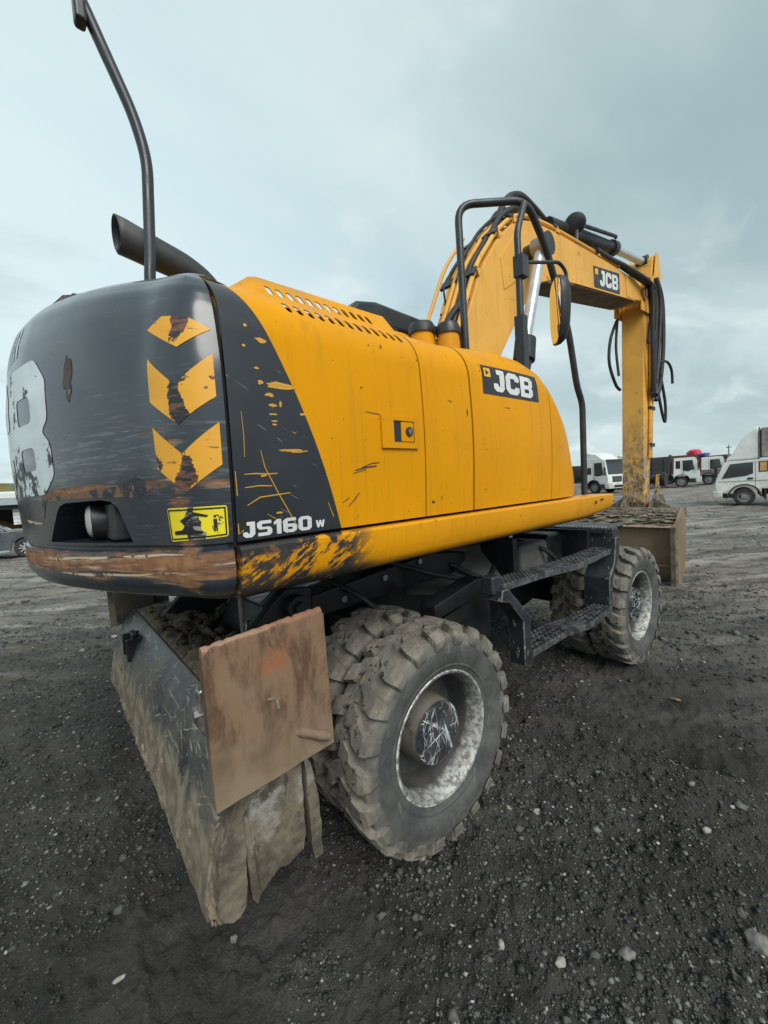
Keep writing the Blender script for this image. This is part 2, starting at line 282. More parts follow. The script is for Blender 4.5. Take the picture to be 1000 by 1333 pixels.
def mat_edge(name, base, edge, w_, rough=.45):
    k = NT(name); c = k.mix(k.mr(k.noise(7, 6, .65), .3, .7), tuple(v*.6 for v in base), tuple(v*1.5 for v in base))
    bv = k.t.nodes.new('ShaderNodeBevel'); bv.samples = 4; bv.inputs['Radius'].default_value = w_
    dp = k.t.nodes.new('ShaderNodeVectorMath'); dp.operation = 'DOT_PRODUCT'; k.t.links.new(bv.outputs[0], dp.inputs[0]); k.t.links.new(k.g.outputs['Normal'], dp.inputs[1])
    e = k.math('MULTIPLY', k.mr(dp.outputs['Value'], .985, .86), k.mr(k.noise(16, 5, .7), .36, .52)); e = k.math('MAXIMUM', e, k.math('MULTIPLY', k.mr(k.noise(24, 6, .75, stretch=(1, 1, .4)), .60, .66), .8))
    c = k.mix(e, c, edge); k.bump(k.noise(20, 5, .6), .15, .006); return k.fin(c, rough, 0, .4)
M = {}
M['side'] = mat_side(); M['yellow'] = mat_yellow(); M['skirt'] = mat_skirt(); M['cw'] = mat_cw(); M['boom'] = mat_boom()
M['chev'] = mat_decal('worn_orange_chevron_film', (.78, .38, .03), .615, (.16, .07, .04), drip=True)
M['warn'] = mat_decal('worn_yellow_warning_film', (.82, .68, .015), .66, (.30, .28, .22), drip=True)
M['white'] = mat_decal('worn_white_lettering_film', (.66, .68, .68), .66)
M['whiteb'] = mat_decal('torn_white_lettering_film', (.60, .67, .70), .56, (.03, .034, .04), (.02, .027, .037), torn=True)
M['ink'] = simple('black_print', (.012, .013, .015), .5, 0, .1)
M['inkdk'] = simple('dark_decal_film', (.02, .021, .024), .5, 0, .2)
M['emblem'] = simple('yellow_emblem_film', (.75, .40, .02), .5, 0, .1)
M['scuff'] = mat_decal('scraped_yellow_paint', (.60, .31, .035), .70)
M['scuffw'] = mat_decal('scraped_primer', (.47, .40, .29), .53, (.09, .06, .04), (.03, .032, .035))
M['scuffr'] = mat_decal('scraped_rust_film', (.165, .085, .05), .49, (.03, .033, .04), (.018, .024, .033))
M['scuffk'] = simple('scraped_dark_metal', (.05, .035, .02), .6)
M['rust'] = mat_rust('rusty_plate'); M['bucket'] = mat_rust('muddy_bucket_steel', (.19, .12, .08), (.12, .075, .05), .7)
M['rustdk'] = mat_rust('rusty_edge', (.33, .21, .14), (.24, .12, .07), .5, False)
M['blade'] = mat_blade(); M['mud'] = mat_mud('dried_tan_mud', (.135, .105, .075), (.31, .255, .185)); M['soil'] = mat_mud('dark_soil', (.10, .078, .055), (.25, .20, .145), .7, 16)
def mat_gusset():
    k = NT('mud_smeared_steel'); c = k.mix(k.mr(k.noise(7, 6, .7), .35, .65), (.07, .06, .046), (.20, .17, .125))
    c = k.mix(k.math('MULTIPLY', k.mr(k.noise(3.1, 4, .6, off=(1.3, 2, .4)), .57, .68), k.mr(k.noise(22, 6, .75), .44, .60)), c, (.28, .275, .255))
    c = k.mix(k.math('MULTIPLY', k.mr(k.noise(14, 5, .7, stretch=(2, 2, .4), off=(5, 0, 0)), .58, .66), .7), c, (.045, .04, .035))
    k.bump(k.math('ADD', k.noise(9, 5, .65), k.math('MULTIPLY', k.noise(45, 4, .6), .5)), .5, .01); return k.fin(c, .85, 0, .25)
M['mudplate'] = mat_gusset()
M['tyre'] = mat_tyre(); M['rim'] = mat_rim(); M['hub'] = mat_hub()
M['chassis'] = simple('black_chassis_paint', (.012, .0135, .016), .45, 0, .4, 5)
M['dustych'] = simple('dusty_chassis_steel', (.11, .106, .10), .7, 0, .5, 4, .2)
M['tread'] = simple('worn_step_steel', (.10, .105, .11), .45, .5, .6, 18)
M['stepp'] = mat_edge('chipped_black_step_paint', (.022, .026, .031), (.34, .36, .37), .012)
M['dark'] = simple('dark_interior', (.006, .006, .007), .9, 0, .2)
M['black'] = simple('black_plastic', (.02, .023, .027), .45, 0, .3)
M['tube'] = simple('black_tube_paint', (.024, .03, .037), .38, 0, .25)
M['hose'] = simple('black_hose_rubber', (.018, .019, .021), .55, 0, .3)
M['chrome'] = simple('polished_rod_steel', (.50, .54, .57), .3, .45, .12)
M['steel'] = simple('worn_steel', (.30, .29, .28), .45, .8, .3, 10)
M['exhaust'] = simple('sooty_exhaust_steel', (.075, .078, .08), .55, .5, .35, 4)
M['mirror'] = NT('mirror_glass').fin((.9, .9, .88), .02, 1.)
M['lens'] = simple('lamp_lens', (.34, .35, .33), .25, 0, .3, 20, .0, .6)
M['glass'] = NT('tinted_window_glass').fin((.025, .033, .036), .06, 0., .8)
M['ground'] = mat_ground()

# ------------------------------------------------------------------ mesh helpers
class MB:
    def __init__(s): s.v = []; s.f = []
    def add(s, vs, fs):
        o = len(s.v); s.v += [tuple(v) for v in vs]; s.f += [tuple(i+o for i in f) for f in fs]; return s
    def box(s, lo, hi):
        x0, y0, z0 = lo; x1, y1, z1 = hi
        return s.add([(x0,y0,z0),(x1,y0,z0),(x1,y1,z0),(x0,y1,z0),(x0,y0,z1),(x1,y0,z1),(x1,y1,z1),(x0,y1,z1)],
                     [(0,3,2,1),(4,5,6,7),(0,1,5,4),(1,2,6,5),(2,3,7,6),(3,0,4,7)])
    def bar(s, a, b, w, h, roll=None):       # a box beam from a to b
        a = Vector(a); b = Vector(b); d = (b-a).normalized(); u = Vector((0,0,1)) if abs(d.z) < .95 else Vector((1,0,0))
        if roll: u = Vector(roll)
        r = d.cross(u).normalized(); u = r.cross(d)
        vs = [p + r*(w/2*i) + u*(h/2*j) for p in (a, b) for i, j in ((-1,-1),(1,-1),(1,1),(-1,1))]
        return s.add(vs, [(0,1,2,3),(7,6,5,4),(0,4,5,1),(1,5,6,2),(2,6,7,3),(3,7,4,0)])
    def prism(s, pts, lo, hi, axis=1):       # polygon in the plane normal to axis, extruded lo..hi
        n = len(pts)
        def mk(p, t): return {0: (t, p[0], p[1]), 1: (p[0], t, p[1]), 2: (p[0], p[1], t)}[axis]
        vs = [mk(p, lo) for p in pts]+[mk(p, hi) for p in pts]
        fs = [tuple(range(n)), tuple(range(2*n-1, n-1, -1))]+[(i, i+n, (i+1) % n+n, (i+1) % n) for i in range(n)]
        return s.add(vs, fs)
    def tube(s, path, r, seg=10, cap=True, rs=None):
        P = [Vector(p) for p in path]; n = len(P); T = []
        for i in range(n):
            t = (P[min(i+1, n-1)]-P[max(i-1, 0)]); T.append(t.normalized())
        u = Vector((0,0,1)) if abs(T[0].z) < .9 else Vector((1,0,0)); u = (u - T[0]*u.dot(T[0])).normalized(); vs = []
        for i in range(n):
            u = (u - T[i]*u.dot(T[i])).normalized(); w = T[i].cross(u); rr = rs[i] if rs else r
            vs += [P[i]+u*(rr*math.cos(2*math.pi*k/seg))+w*(rr*math.sin(2*math.pi*k/seg)) for k in range(seg)]
        fs = [(i*seg+k, i*seg+(k+1) % seg, (i+1)*seg+(k+1) % seg, (i+1)*seg+k) for i in range(n-1) for k in range(seg)]
        if cap: fs += [tuple(range(seg-1, -1, -1)), tuple((n-1)*seg+k for k in range(seg))]
        return s.add(vs, fs)
    def cyl(s, a, b, r, seg=20, r2=None): return s.tube([a, b], r, seg, True, [r, r2 if r2 is not None else r])
    def lathe(s, prof, c=(0,0,0), axis=1, seg=48, closed=False):   # prof: (radius, position along axis)
        vs = []; n = len(prof)
        for k in range(seg):
            a = 2*math.pi*k/seg; ca, sa = math.cos(a), math.sin(a)
            for r, t in prof:
                p = {1: (r*ca, t, r*sa), 2: (r*ca, r*sa, t), 0: (t, r*ca, r*sa)}[axis]; vs.append((p[0]+c[0], p[1]+c[1], p[2]+c[2]))
        fs = [(k*n+i, k*n+i+1, ((k+1) % seg)*n+i+1, ((k+1) % seg)*n+i) for k in range(seg) for i in range(n-1)]
        if closed: fs += [(k*n+n-1, k*n, ((k+1) % seg)*n, ((k+1) % seg)*n+n-1) for k in range(seg)]
        return s.add(vs, fs)
    def grid(s, fn, nu, nv):
        vs = [fn(i/nu, j/nv) for i in range(nu+1) for j in range(nv+1)]; w = nv+1
        return s.add(vs, [(i*w+j, (i+1)*w+j, (i+1)*w+j+1, i*w+j+1) for i in range(nu) for j in range(nv)])
    def ball(s, c, r, sub=1, jit=.0, sq=(1,1,1), seed=0):
        bm = bmesh.new(); bmesh.ops.create_icosphere(bm, subdivisions=sub, radius=1); rr = random.Random(seed)
        vs = []
        for v in bm.verts:
            q = 1+jit*(rr.random()-.5)*2; vs.append((c[0]+v.co.x*r*sq[0]*q, c[1]+v.co.y*r*sq[1]*q, c[2]+v.co.z*r*sq[2]*q))
        fs = [tuple(v.index for v in f.verts) for f in bm.faces]; bm.free(); return s.add(vs, fs)
    def xf(s, m): s.v = [tuple(m @ Vector(v)) for v in s.v]; return s
    def mesh(s, name, mats, smooth=35, normals=True):
        me = bpy.data.meshes.new(name); me.from_pydata(s.v, [], s.f)
        if normals:
            bm = bmesh.new(); bm.from_mesh(me); bmesh.ops.recalc_face_normals(bm, faces=bm.faces); bm.to_mesh(me); bm.free()
        for m in (mats if isinstance(mats, list) else [mats]): me.materials.append(m)
        if smooth: me.shade_smooth(); me.set_sharp_from_angle(angle=R(smooth))
        return me
def part(name, mb, mat, parent=None, bevel=0., smooth=35, seg=2, normals=True, solid=0.):
    me = mb.mesh(name, mat, smooth, normals) if isinstance(mb, MB) else mb
    o = bpy.data.objects.new(name, me); COL.objects.link(o)
    if parent: o.parent = parent
    if solid:
        s = o.modifiers.new('thickness', 'SOLIDIFY'); s.thickness = abs(solid); s.offset = -1 if solid > 0 else 1
    if bevel:
        b = o.modifiers.new('edge', 'BEVEL'); b.width = bevel; b.segments = seg; b.limit_method = 'ANGLE'; b.angle_limit = R(40); b.harden_normals = True
    return o
def empty(name, loc=(0,0,0), rz=0., parent=None):
    o = bpy.data.objects.new(name, None); COL.objects.link(o); o.location = loc; o.rotation_euler.z = rz; o.empty_display_size = .2
    if parent: o.parent = parent
    return o
def tag(o, label=None, cat=None, group=None, kind=None):
    for k_, v in (('label', label), ('category', cat), ('group', group), ('kind', kind)):
        if v: o[k_] = v
    return o
def smooth_path(pts, n=6):
    P = [Vector(p) for p in pts]; out = []
    for i in range(len(P)-1):
        p0 = P[max(i-1, 0)]; p1 = P[i]; p2 = P[i+1]; p3 = P[min(i+2, len(P)-1)]
        for k_ in range(n):
            t = k_/n; out.append(.5*((2*p1)+(p2-p0)*t+(2*p0-5*p1+4*p2-p3)*t*t+(3*p1-p0-3*p2+p3)*t**3))
    out.append(P[-1]); return out
def bend_path(pts, r=.1, n=5):               # straight runs with rounded corners
    P = [Vector(p) for p in pts]; out = [P[0]]
    for i in range(1, len(P)-1):
        a = (P[i-1]-P[i]); b = (P[i+1]-P[i]); q = min(r, a.length*.45, b.length*.45); A = P[i]+a.normalized()*q; B = P[i]+b.normalized()*q
        for k_ in range(n+1):
            t = k_/n; out.append(A*(1-t)**2+P[i]*2*t*(1-t)+B*t*t)
    out.append(P[-1]); return out
def boolean(o, cutter):
    m = o.modifiers.new('cut', 'BOOLEAN'); m.operation = 'DIFFERENCE'; m.object = cutter; m.solver = 'EXACT'
    dg = bpy.context.evaluated_depsgraph_get(); me = bpy.data.meshes.new_from_object(o.evaluated_get(dg)); o.modifiers.clear(); old = o.data; o.data = me
    me.name = old.name
    cm = cutter.data; bpy.data.objects.remove(cutter); bpy.data.meshes.remove(cm)
    me.shade_smooth(); me.set_sharp_from_angle(angle=R(30))
# flat print: polygons in (u, v), cut along a grid and laid on a surface
def flat_mesh(polys, cell=.03):
    bm = bmesh.new()
    for loops in polys:
        flat = [Vector((p[0], p[1], 0)) for l in loops for p in l]
        tris = tessellate_polygon([[Vector((p[0], p[1], 0)) for p in l] for l in loops]); vs = [bm.verts.new(v) for v in flat]
        for t in tris:
            try: bm.faces.new([vs[i] for i in t])
            except ValueError: pass
    return cut_grid(bm, cell)
def cut_grid(bm, cell):
    if not cell: return bm
    us = [v.co.x for v in bm.verts]; vs = [v.co.y for v in bm.verts]
    for ax, lo, hi in ((0, min(us), max(us)), (1, min(vs), max(vs))):
        n = int((hi-lo)/cell)
        for i in range(1, n+1):
            p = lo+(hi-lo)*i/(n+1); co = (p, 0, 0) if ax == 0 else (0, p, 0); no = (1, 0, 0) if ax == 0 else (0, 1, 0)
            bmesh.ops.bisect_plane(bm, geom=bm.verts[:]+bm.edges[:]+bm.faces[:], plane_co=co, plane_no=no)
    return bm
def decal(name, polys, fn, mat, parent, lift=.002, cell=.03, bm=None):
    bm = bm or flat_mesh(polys, cell)
    e = 1e-3; sg = -1 if fn is globals().get('cw') or getattr(fn, '__name__', '') == 'cw_in' else 1; new = []
    for v in bm.verts:
        u, w = v.co.x, v.co.y; p = Vector(fn(u, w)); a = Vector(fn(u+e, w))-p; b = Vector(fn(u, w+e))-p; n = a.cross(b).normalized()*sg
        v.co = p+n*lift
    me = bpy.data.meshes.new(name); bm.to_mesh(me); bm.free(); me.materials.append(mat); me.shade_smooth()
    o = bpy.data.objects.new(name, me); COL.objects.link(o); o.parent = parent; return o
def text_bm(s, h, sx=1., bold=.0, cell=.02, shear=0.):
    cu = bpy.data.curves.new('t', 'FONT'); cu.body = s; cu.size = h/.7; cu.offset = bold; cu.fill_mode = 'FRONT'; cu.resolution_u = 3; cu.shear = shear
    o = bpy.data.objects.new('t', cu); COL.objects.link(o); dg = bpy.context.evaluated_depsgraph_get(); me = bpy.data.meshes.new_from_object(o.evaluated_get(dg))
    bpy.data.objects.remove(o); bpy.data.curves.remove(cu); bm = bmesh.new(); bm.from_mesh(me); bpy.data.meshes.remove(me)
    for v in bm.verts: v.co.x *= sx
    return bm
def rnd(poly, r=.04, n=3):
    out = []
    for i in range(len(poly)):
        p = Vector(poly[i]); a = Vector(poly[i-1])-p; b = Vector(poly[(i+1) % len(poly)])-p; q = min(r, a.length*.45, b.length*.45); A = p+a.normalized()*q; B = p+b.normalized()*q
        out += [tuple(A*(1-t/n)**2+p*2*(t/n)*(1-t/n)+B*(t/n)**2) for t in range(n+1)]
    return out
GJ = [[(.2,1),(.64,1),(.64,.2),(.47,0),(.14,0),(0,.13),(0,.36),(.26,.36),(.26,.25),(.36,.25),(.36,.77),(.2,.77)]]
GC = [[(0,.2),(.2,0),(.64,0),(.82,.16),(.82,.37),(.54,.37),(.54,.26),(.29,.26),(.27,.30),(.27,.70),(.29,.74),(.54,.74),(.54,.63),(.82,.63),(.82,.84),(.64,1),(.2,1),(0,.8)]]
GB = [[(0,0),(.64,0),(.82,.15),(.82,.41),(.72,.5),(.82,.59),(.82,.85),(.64,1),(0,1)], [(.27,.21),(.27,.40),(.53,.40),(.56,.37),(.56,.24),(.53,.21)], [(.27,.60),(.27,.79),(.53,.79),(.56,.76),(.56,.63),(.53,.60)]]
def jcb(h, sx, u0, v0, gap=.07):
    out = []; x = 0
    for g, w in ((GJ, .64), (GC, .82), (GB, .82)):
        out.append([[(u0+(x+a)*h*sx, v0+b*h) for a, b in rnd(l, .05)] for l in g]); x += w+gap
    return out

GS = [[(.04,0),(.66,0),(.82,.14),(.82,.44),(.68,.58),(.30,.58),(.26,.62),(.26,.74),(.30,.78),(.79,.78),(.79,1),(.18,1),(0,.86),(0,.56),(.14,.42),(.52,.42),(.56,.38),(.56,.26),(.52,.22),(.04,.22)]]
G1 = [[(.16,0),(.43,0),(.43,1),(.22,1),(0,.84),(0,.62),(.16,.72)]]
G6 = [[(0,.16),(.18,0),(.64,0),(.82,.15),(.82,.46),(.66,.60),(.27,.60),(.27,.72),(.31,.78),(.78,.78),(.78,1),(.2,1),(0,.84)], [(.27,.26),(.27,.38),(.53,.38),(.56,.34),(.56,.26),(.53,.22),(.30,.22)]]
G0 = [[(0,.16),(.18,0),(.66,0),(.84,.16),(.84,.84),(.66,1),(.18,1),(0,.84)], [(.27,.25),(.27,.75),(.31,.78),(.53,.78),(.57,.75),(.57,.25),(.53,.22),(.31,.22)]]
GW = [[(.18,0),(.42,0),(.54,.50),(.66,0),(.90,0),(1.08,1),(.84,1),(.76,.45),(.65,1),(.43,1),(.32,.45),(.24,1),(0,1)]]
def word(gs, h, sx, u0, v0, gap=.1):
    out = []; x = 0
    for g, w in gs: out.append([[(u0+(x+a)*h*sx, v0+b*h) for a, b in rnd(l, .05)] for l in g]); x += w+gap
    return out

def rough_poly(P, amp=.004, step=.02, seed=0.):       # a ragged outline: edges cut up and jittered
    out = []
    for i in range(len(P)):
        a = Vector(P[i]); b = Vector(P[(i+1) % len(P)]); n = max(1, int((b-a).length/step)); t = (b-a).normalized(); nn = Vector((-t.y, t.x))
        for k_ in range(n):
            p = a.lerp(b, k_/n); out.append(tuple(p+nn*amp*mnoise.fractal(Vector((p.x*14, p.y*14, seed)), 1, 2, 4)*1.6))
    return out

# ------------------------------------------------------------------ the ground
def vnoise(x, y, seed=0):
    xi = np.floor(x).astype(np.int64); yi = np.floor(y).astype(np.int64); fx = x-xi; fy = y-yi
    fx = fx*fx*fx*(fx*(fx*6-15)+10); fy = fy*fy*fy*(fy*(fy*6-15)+10)
    def h(a, b):
        n = (a*374761393+b*668265263+seed*974711) & 0x7fffffff; n = ((n ^ (n >> 13))*1274126177) & 0x7fffffff; n = (n ^ (n >> 16)) & 0xffff
        return n/65535.
    a = h(xi, yi); b = h(xi+1, yi); c = h(xi, yi+1); d = h(xi+1, yi+1)
    return (a*(1-fx)+b*fx)*(1-fy)+(c*(1-fx)+d*fx)*fy-.5
def fbm(x, y, o=4, seed=0):
    r = 0; a = 1.
    for i in range(o): r = r+a*vnoise(x*2**i+i*7.3, y*2**i-i*3.1, seed+i); a *= .5
    return r
def ground_h(x, y):
    x = np.asarray(x, float); y = np.asarray(y, float); d = np.hypot(x-.6, y+.6)
    h = .10*fbm(x*.22, y*.22, 3, 3)*np.clip((d-3.5)/6, 0, 1)*np.clip(40/(d+1), 0, 1)
    h += .034*fbm(x*1.5, y*1.5, 3, 11)+.026*fbm(x*5, y*5, 3, 21)+.020*fbm(x*17, y*17, 3, 31)
    cl = np.clip(fbm(x*26, y*26, 2, 41)-.12, 0, 1); h += .045*cl*np.clip(1.2-d/9, 0, 1)
    a = R(-40); u = x*math.cos(a)+y*math.sin(a); v = -x*math.sin(a)+y*math.cos(a)
    h += .085*fbm(u*.45, v*2.3, 4, 51)*np.clip((d-1.2)/2.4, 0, 1)+.035*fbm(u*1.6, v*7., 3, 61)*np.clip((d-1.2)/1.5, 0, 1)*np.clip(26/(d+1), 0, 1)
    # wheel rut curving past the right of the machine and one under its left
    for c0, k_ in ((-2.35, .03), (-3.0, .05), (-4.6, .02)):
        yy = c0-k_*(x-1)**2; w = np.abs(y-yy); m = np.exp(-(w/.17)**2); h += (-.022*m+.018*np.exp(-((w-.26)/.09)**2))*np.clip((x-.3)/1.5, 0, 1)
    for (ax, ay), (bx, by), wd, dp in RUTS:      # single pressed ruts with crumbly banks
        L = math.hypot(bx-ax, by-ay); tx, ty = (bx-ax)/L, (by-ay)/L; s = (x-ax)*tx+(y-ay)*ty; w = -(x-ax)*ty+(y-ay)*tx+.05*fbm(s*1.2, s*0+ax, 2, 81)
        e = np.clip((s+.3)/.5, 0, 1)*np.clip((L+.6-s)/.6, 0, 1); h += e*(-dp*np.exp(-(w/wd)**2)+dp*.7*np.exp(-((np.abs(w)-wd*1.7)/(wd*.55))**2)*(1+1.2*fbm(s*6, w*9, 2, 83))+dp*.35*np.sin(s*52)*np.exp(-(w/wd)**2))
    for wx in (0., 2.5694):        # soil pushed up round the tyres
        for wy in (-.957, .957):
            q = np.hypot(np.maximum(np.abs(x-wx)-.07, 0), np.maximum(np.abs(y-wy)-.29, 0)); h += .034*np.exp(-((q-.10)/.055)**2)*(1+1.6*fbm(x*9, y*9, 2, 95))
    return h-.008
RUTS = (((1.02,-.85),(1.50,-2.4),.06,.022), ((.78,-1.30),(.86,-2.7),.05,.012), ((-.93,2.2),(-1.06,-.6),.08,.022), ((3.3,-1.3),(4.6,-3.6),.09,.028), ((2.3,-1.3),(2.9,-2.9),.08,.020), ((-1.75,2.4),(-1.62,.4),.08,.018))
def build_ground():
    radii = np.concatenate([.55*np.exp(np.arange(0, 430)*.0082)]); r = radii[-1]; ext = []
    while r < 900: r *= 1.045; ext.append(r)
    radii = np.concatenate([radii, ext])
    fine = np.linspace(YAW-R(66), YAW+R(66), 560); coarse = np.linspace(YAW+R(66), YAW-R(66)+2*math.pi, 64)[1:-1]
    th = np.concatenate([fine, coarse]); nr, nt = len(radii), len(th)
    X = CAM.x+radii[:, None]*np.cos(th)[None]; Y = CAM.y+radii[:, None]*np.sin(th)[None]; Z = ground_h(X, Y)
    V = np.stack([X, Y, Z], -1).reshape(-1, 3); V = np.vstack([V, [[CAM.x, CAM.y, 0]]])
    i = np.arange(nr-1)[:, None]; j = np.arange(nt)[None]; jn = (j+1) % nt
    F = np.stack([i*nt+j, i*nt+jn, (i+1)*nt+jn, (i+1)*nt+j], -1)[..., ::-1].reshape(-1, 4)
    tri = np.stack([np.arange(nt), (np.arange(nt)+1) % nt, np.full(nt, nr*nt)], -1)
    me = bpy.data.meshes.new('ground'); me.vertices.add(len(V)); me.vertices.foreach_set('co', V.ravel())
    nl = F.size+tri.size; me.loops.add(nl); me.loops.foreach_set('vertex_index', np.concatenate([F.ravel(), tri.ravel()]).astype(np.int32))
    me.polygons.add(len(F)+len(tri)); st = np.concatenate([np.arange(len(F))*4, F.size+np.arange(len(tri))*3]).astype(np.int32); me.polygons.foreach_set('loop_start', st)
    me.update(calc_edges=True); me.validate()
    bm = bmesh.new(); bm.from_mesh(me); bmesh.ops.recalc_face_normals(bm, faces=bm.faces)
    bm.faces.ensure_lookup_table()
    if bm.faces[0].normal.z < 0: bmesh.ops.reverse_faces(bm, faces=bm.faces)
    bm.to_mesh(me); bm.free(); me.materials.append(M['ground']); me.shade_smooth()
    o = bpy.data.objects.new('ground', me); COL.objects.link(o); tag(o, kind='structure'); return o
build_ground()

def pebbles(name, label, cat, n, x, y, size, sink, flat, mats, probs):
    bv = np.array([(1,0,0),(0,1,0),(-1,0,0),(0,-1,0),(0,0,1),(0,0,-1),(.75,.75,.4),(-.7,.7,.5),(-.7,-.75,.4),(.75,-.7,.5)], float)
    bf = np.array([(0,6,4),(6,1,4),(1,7,4),(7,2,4),(2,8,4),(8,3,4),(3,9,4),(9,0,4),(0,1,6),(1,2,7),(2,3,8),(3,0,9),(0,5,1),(1,5,2),(2,5,3),(3,5,0)])
    j = bv[None]*(1+(rng.random((n, len(bv), 1))-.5)*.6)*np.stack([np.ones(n), .55+rng.random(n)*.5, flat*(.7+rng.random(n)*.6)], -1)[:, None, :]*size[:, None, None]
    t = rng.random(n)*6.283; c, q = np.cos(t)[:, None], np.sin(t)[:, None]; z = ground_h(x, y)+size*sink
    V = np.stack([j[..., 0]*c-j[..., 1]*q+x[:, None], j[..., 0]*q+j[..., 1]*c+y[:, None], j[..., 2]+z[:, None]], -1).reshape(-1, 3)
    F = (bf[None]+(np.arange(n)*len(bv))[:, None, None]).reshape(-1, 3); mi = np.repeat(rng.choice(len(mats), n, p=probs), len(bf))
    me = bpy.data.meshes.new(name); me.vertices.add(len(V)); me.vertices.foreach_set('co', V.ravel()); me.loops.add(F.size); me.loops.foreach_set('vertex_index', F.ravel().astype(np.int32))
    me.polygons.add(len(F)); me.polygons.foreach_set('loop_start', (np.arange(len(F))*3).astype(np.int32)); me.update(calc_edges=True); me.polygons.foreach_set('material_index', mi.astype(np.int32))
    for m in mats: me.materials.append(M[m])
    o = bpy.data.objects.new(name, me); COL.objects.link(o); tag(o, label, cat, kind='stuff')
def scatter_gravel():
    n = 120000; a = YAW+(rng.random(n)*2-1)*R(54); rr = .8*np.exp(rng.random(n)**1.05*2.3); x = CAM.x+rr*np.cos(a); y = CAM.y+rr*np.sin(a)
    dens = vnoise(x*1.1, y*1.1, 91)*1.0+vnoise(x*4, y*4, 92)*.8; keep = dens+rng.random(n)*.7 > .25; x, y, rr = x[keep], y[keep], rr[keep]; n = len(x)
    pebbles('gravel', 'loose dark gravel and coal crumbs strewn over the yard', 'gravel', n, x, y, .0030*np.exp(rng.normal(0, .52, n))*(1+rr*.22), .2, .6, ('gr0', 'gr1', 'gr5', 'gr2'), (.62, .27, .10, .01))
M['gr5'] = simple('light_grey_gravel', (.15, .148, .14), .75, 0, .4, 30)
M['gr0'] = simple('dark_gravel', (.030, .030, .031), .6, 0, .6, 30); M['gr1'] = simple('grey_gravel', (.082, .081, .077), .85, 0, .4, 30); M['gr2'] = simple('pale_gravel', (.34, .32, .28), .8, 0, .35, 30)
scatter_gravel()
def scatter_clods():
    n = 26000; a = YAW+(rng.random(n)*2-1)*R(56); rr = 3.6*np.exp(rng.random(n)*2.2); x = CAM.x+rr*np.cos(a); y = CAM.y+rr*np.sin(a)
    c, q = math.cos(R(-40)), math.sin(R(-40)); u = x*c+y*q; w = -x*q+y*c; keep = (vnoise(u*.5, w*2.4, 71)+.7*vnoise(u*1.5, w*6, 72)+rng.random(n)*.4 > .12); x, y, rr = x[keep], y[keep], rr[keep]; n = len(x)
    pebbles('earth_clods', 'trampled clods of earth across the middle of the yard', 'clods', n, x, y, .0075*np.exp(rng.normal(0, .45, n))*(1+rr*.10), .1, .5, ('ground', 'gr2'), (.985, .015))
scatter_clods()

# ------------------------------------------------------------------ the excavator
DELTA = R(1.488)
root = tag(empty('wheeled_excavator'), 'large yellow wheeled excavator with scraped black rear counterweight, parked close by on dark ground', 'excavator')
def upper(o):
    c = Vector((1.25, 0, 0)); o.rotation_euler.z = DELTA; o.location = c-Matrix.Rotation(DELTA, 3, 'Z') @ c; return o
def up_part(*a, **k): return upper(part(*a, parent=root, **k))

# --- counterweight shell: plan line (right seam, rear arc, left seam) x height profile
RC = 2.036
def plan_pts():
    y = np.linspace(-1.075, 1.075, 70); arc = np.stack([-1.40+RC-np.sqrt(RC**2-y**2), y], -1)
    a = np.array([(-.945,-1.25),(-.975,-1.247),(-1.005,-1.233),(-1.032,-1.208),(-1.056,-1.170),(-1.078,-1.122)])
    b = a[::-1].copy(); b[:, 1] *= -1; return np.concatenate([a, arc, b])
PL = plan_pts(); SEG = np.r_[0, np.cumsum(np.hypot(*np.diff(PL, axis=0).T))]; PLEN = SEG[-1]
ss = np.linspace(0, PLEN, 161); PX = np.interp(ss, SEG, PL[:, 0]); PY = np.interp(ss, SEG, PL[:, 1])
for _ in range(3):      # round it off
    PX[1:-1] = (PX[:-2]+2*PX[1:-1]+PX[2:])/4; PY[1:-1] = (PY[:-2]+2*PY[1:-1]+PY[2:])/4
TX, TY = np.gradient(PX, ss), np.gradient(PY, ss); LN = np.hypot(TX, TY); NX, NY = TY/LN*-1, TX/LN
NX, NY = -NX, -NY
if NX[80] > 0: NX, NY = -NX, -NY           # outward normal (rear centre points to -x)
NX[0] = NX[-1] = 0; NY[0] = -1; NY[-1] = 1; NX[1] *= .4; NX[-2] *= .4
PROF = np.array([(1.335,.40),(1.338,.22),(1.350,.09),(1.375,.03),(1.41,.006),(1.46,.0),(1.508,.004),(1.514,.015),(1.523,.015),(1.529,.003),(1.58,0),(1.72,-.008),(1.9,-.014),(2.03,-.012),(2.13,.002),(2.19,.014),(2.245,.034),(2.285,.066),(2.312,.105),(2.333,.16),(2.347,.25),(2.357,.42)])
def cw(s, z):           # s along the plan line, z the unraised height
    x = np.interp(s, ss, PX); y = np.interp(s, ss, PY); nx = np.interp(s, ss, NX); ny = np.interp(s, ss, NY); d = np.interp(z, PROF[:, 0], PROF[:, 1])
    crown = .11*max(0, 1-(y/1.25)**2); t = min(1, max(0, (z-1.95)/.36)); t = t*t*(3-2*t)
    if 1.5 < z: d += .012*t*0
    return (x-nx*d, y-ny*d, z+crown*t)
mb = MB(); zs = np.concatenate([np.interp(np.linspace(0, len(PROF)-1, 64), np.arange(len(PROF)), PROF[:, 0])]); nu = 110; us = np.linspace(0, PLEN, nu+1)
mb.v = [cw(s, z) for s in us for z in zs]; w = len(zs)
mb.f = [(i*w+j, (i+1)*w+j, (i+1)*w+j+1, i*w+j+1) for i in range(nu) for j in range(w-1)]
mb.f += [tuple(i*w for i in range(nu+1)), tuple(i*w+w-1 for i in range(nu, -1, -1)), tuple([j for j in range(w)]+[nu*w+j for j in range(w-1, -1, -1)])]
cwo = up_part('counterweight', mb, M['cw'], smooth=30)
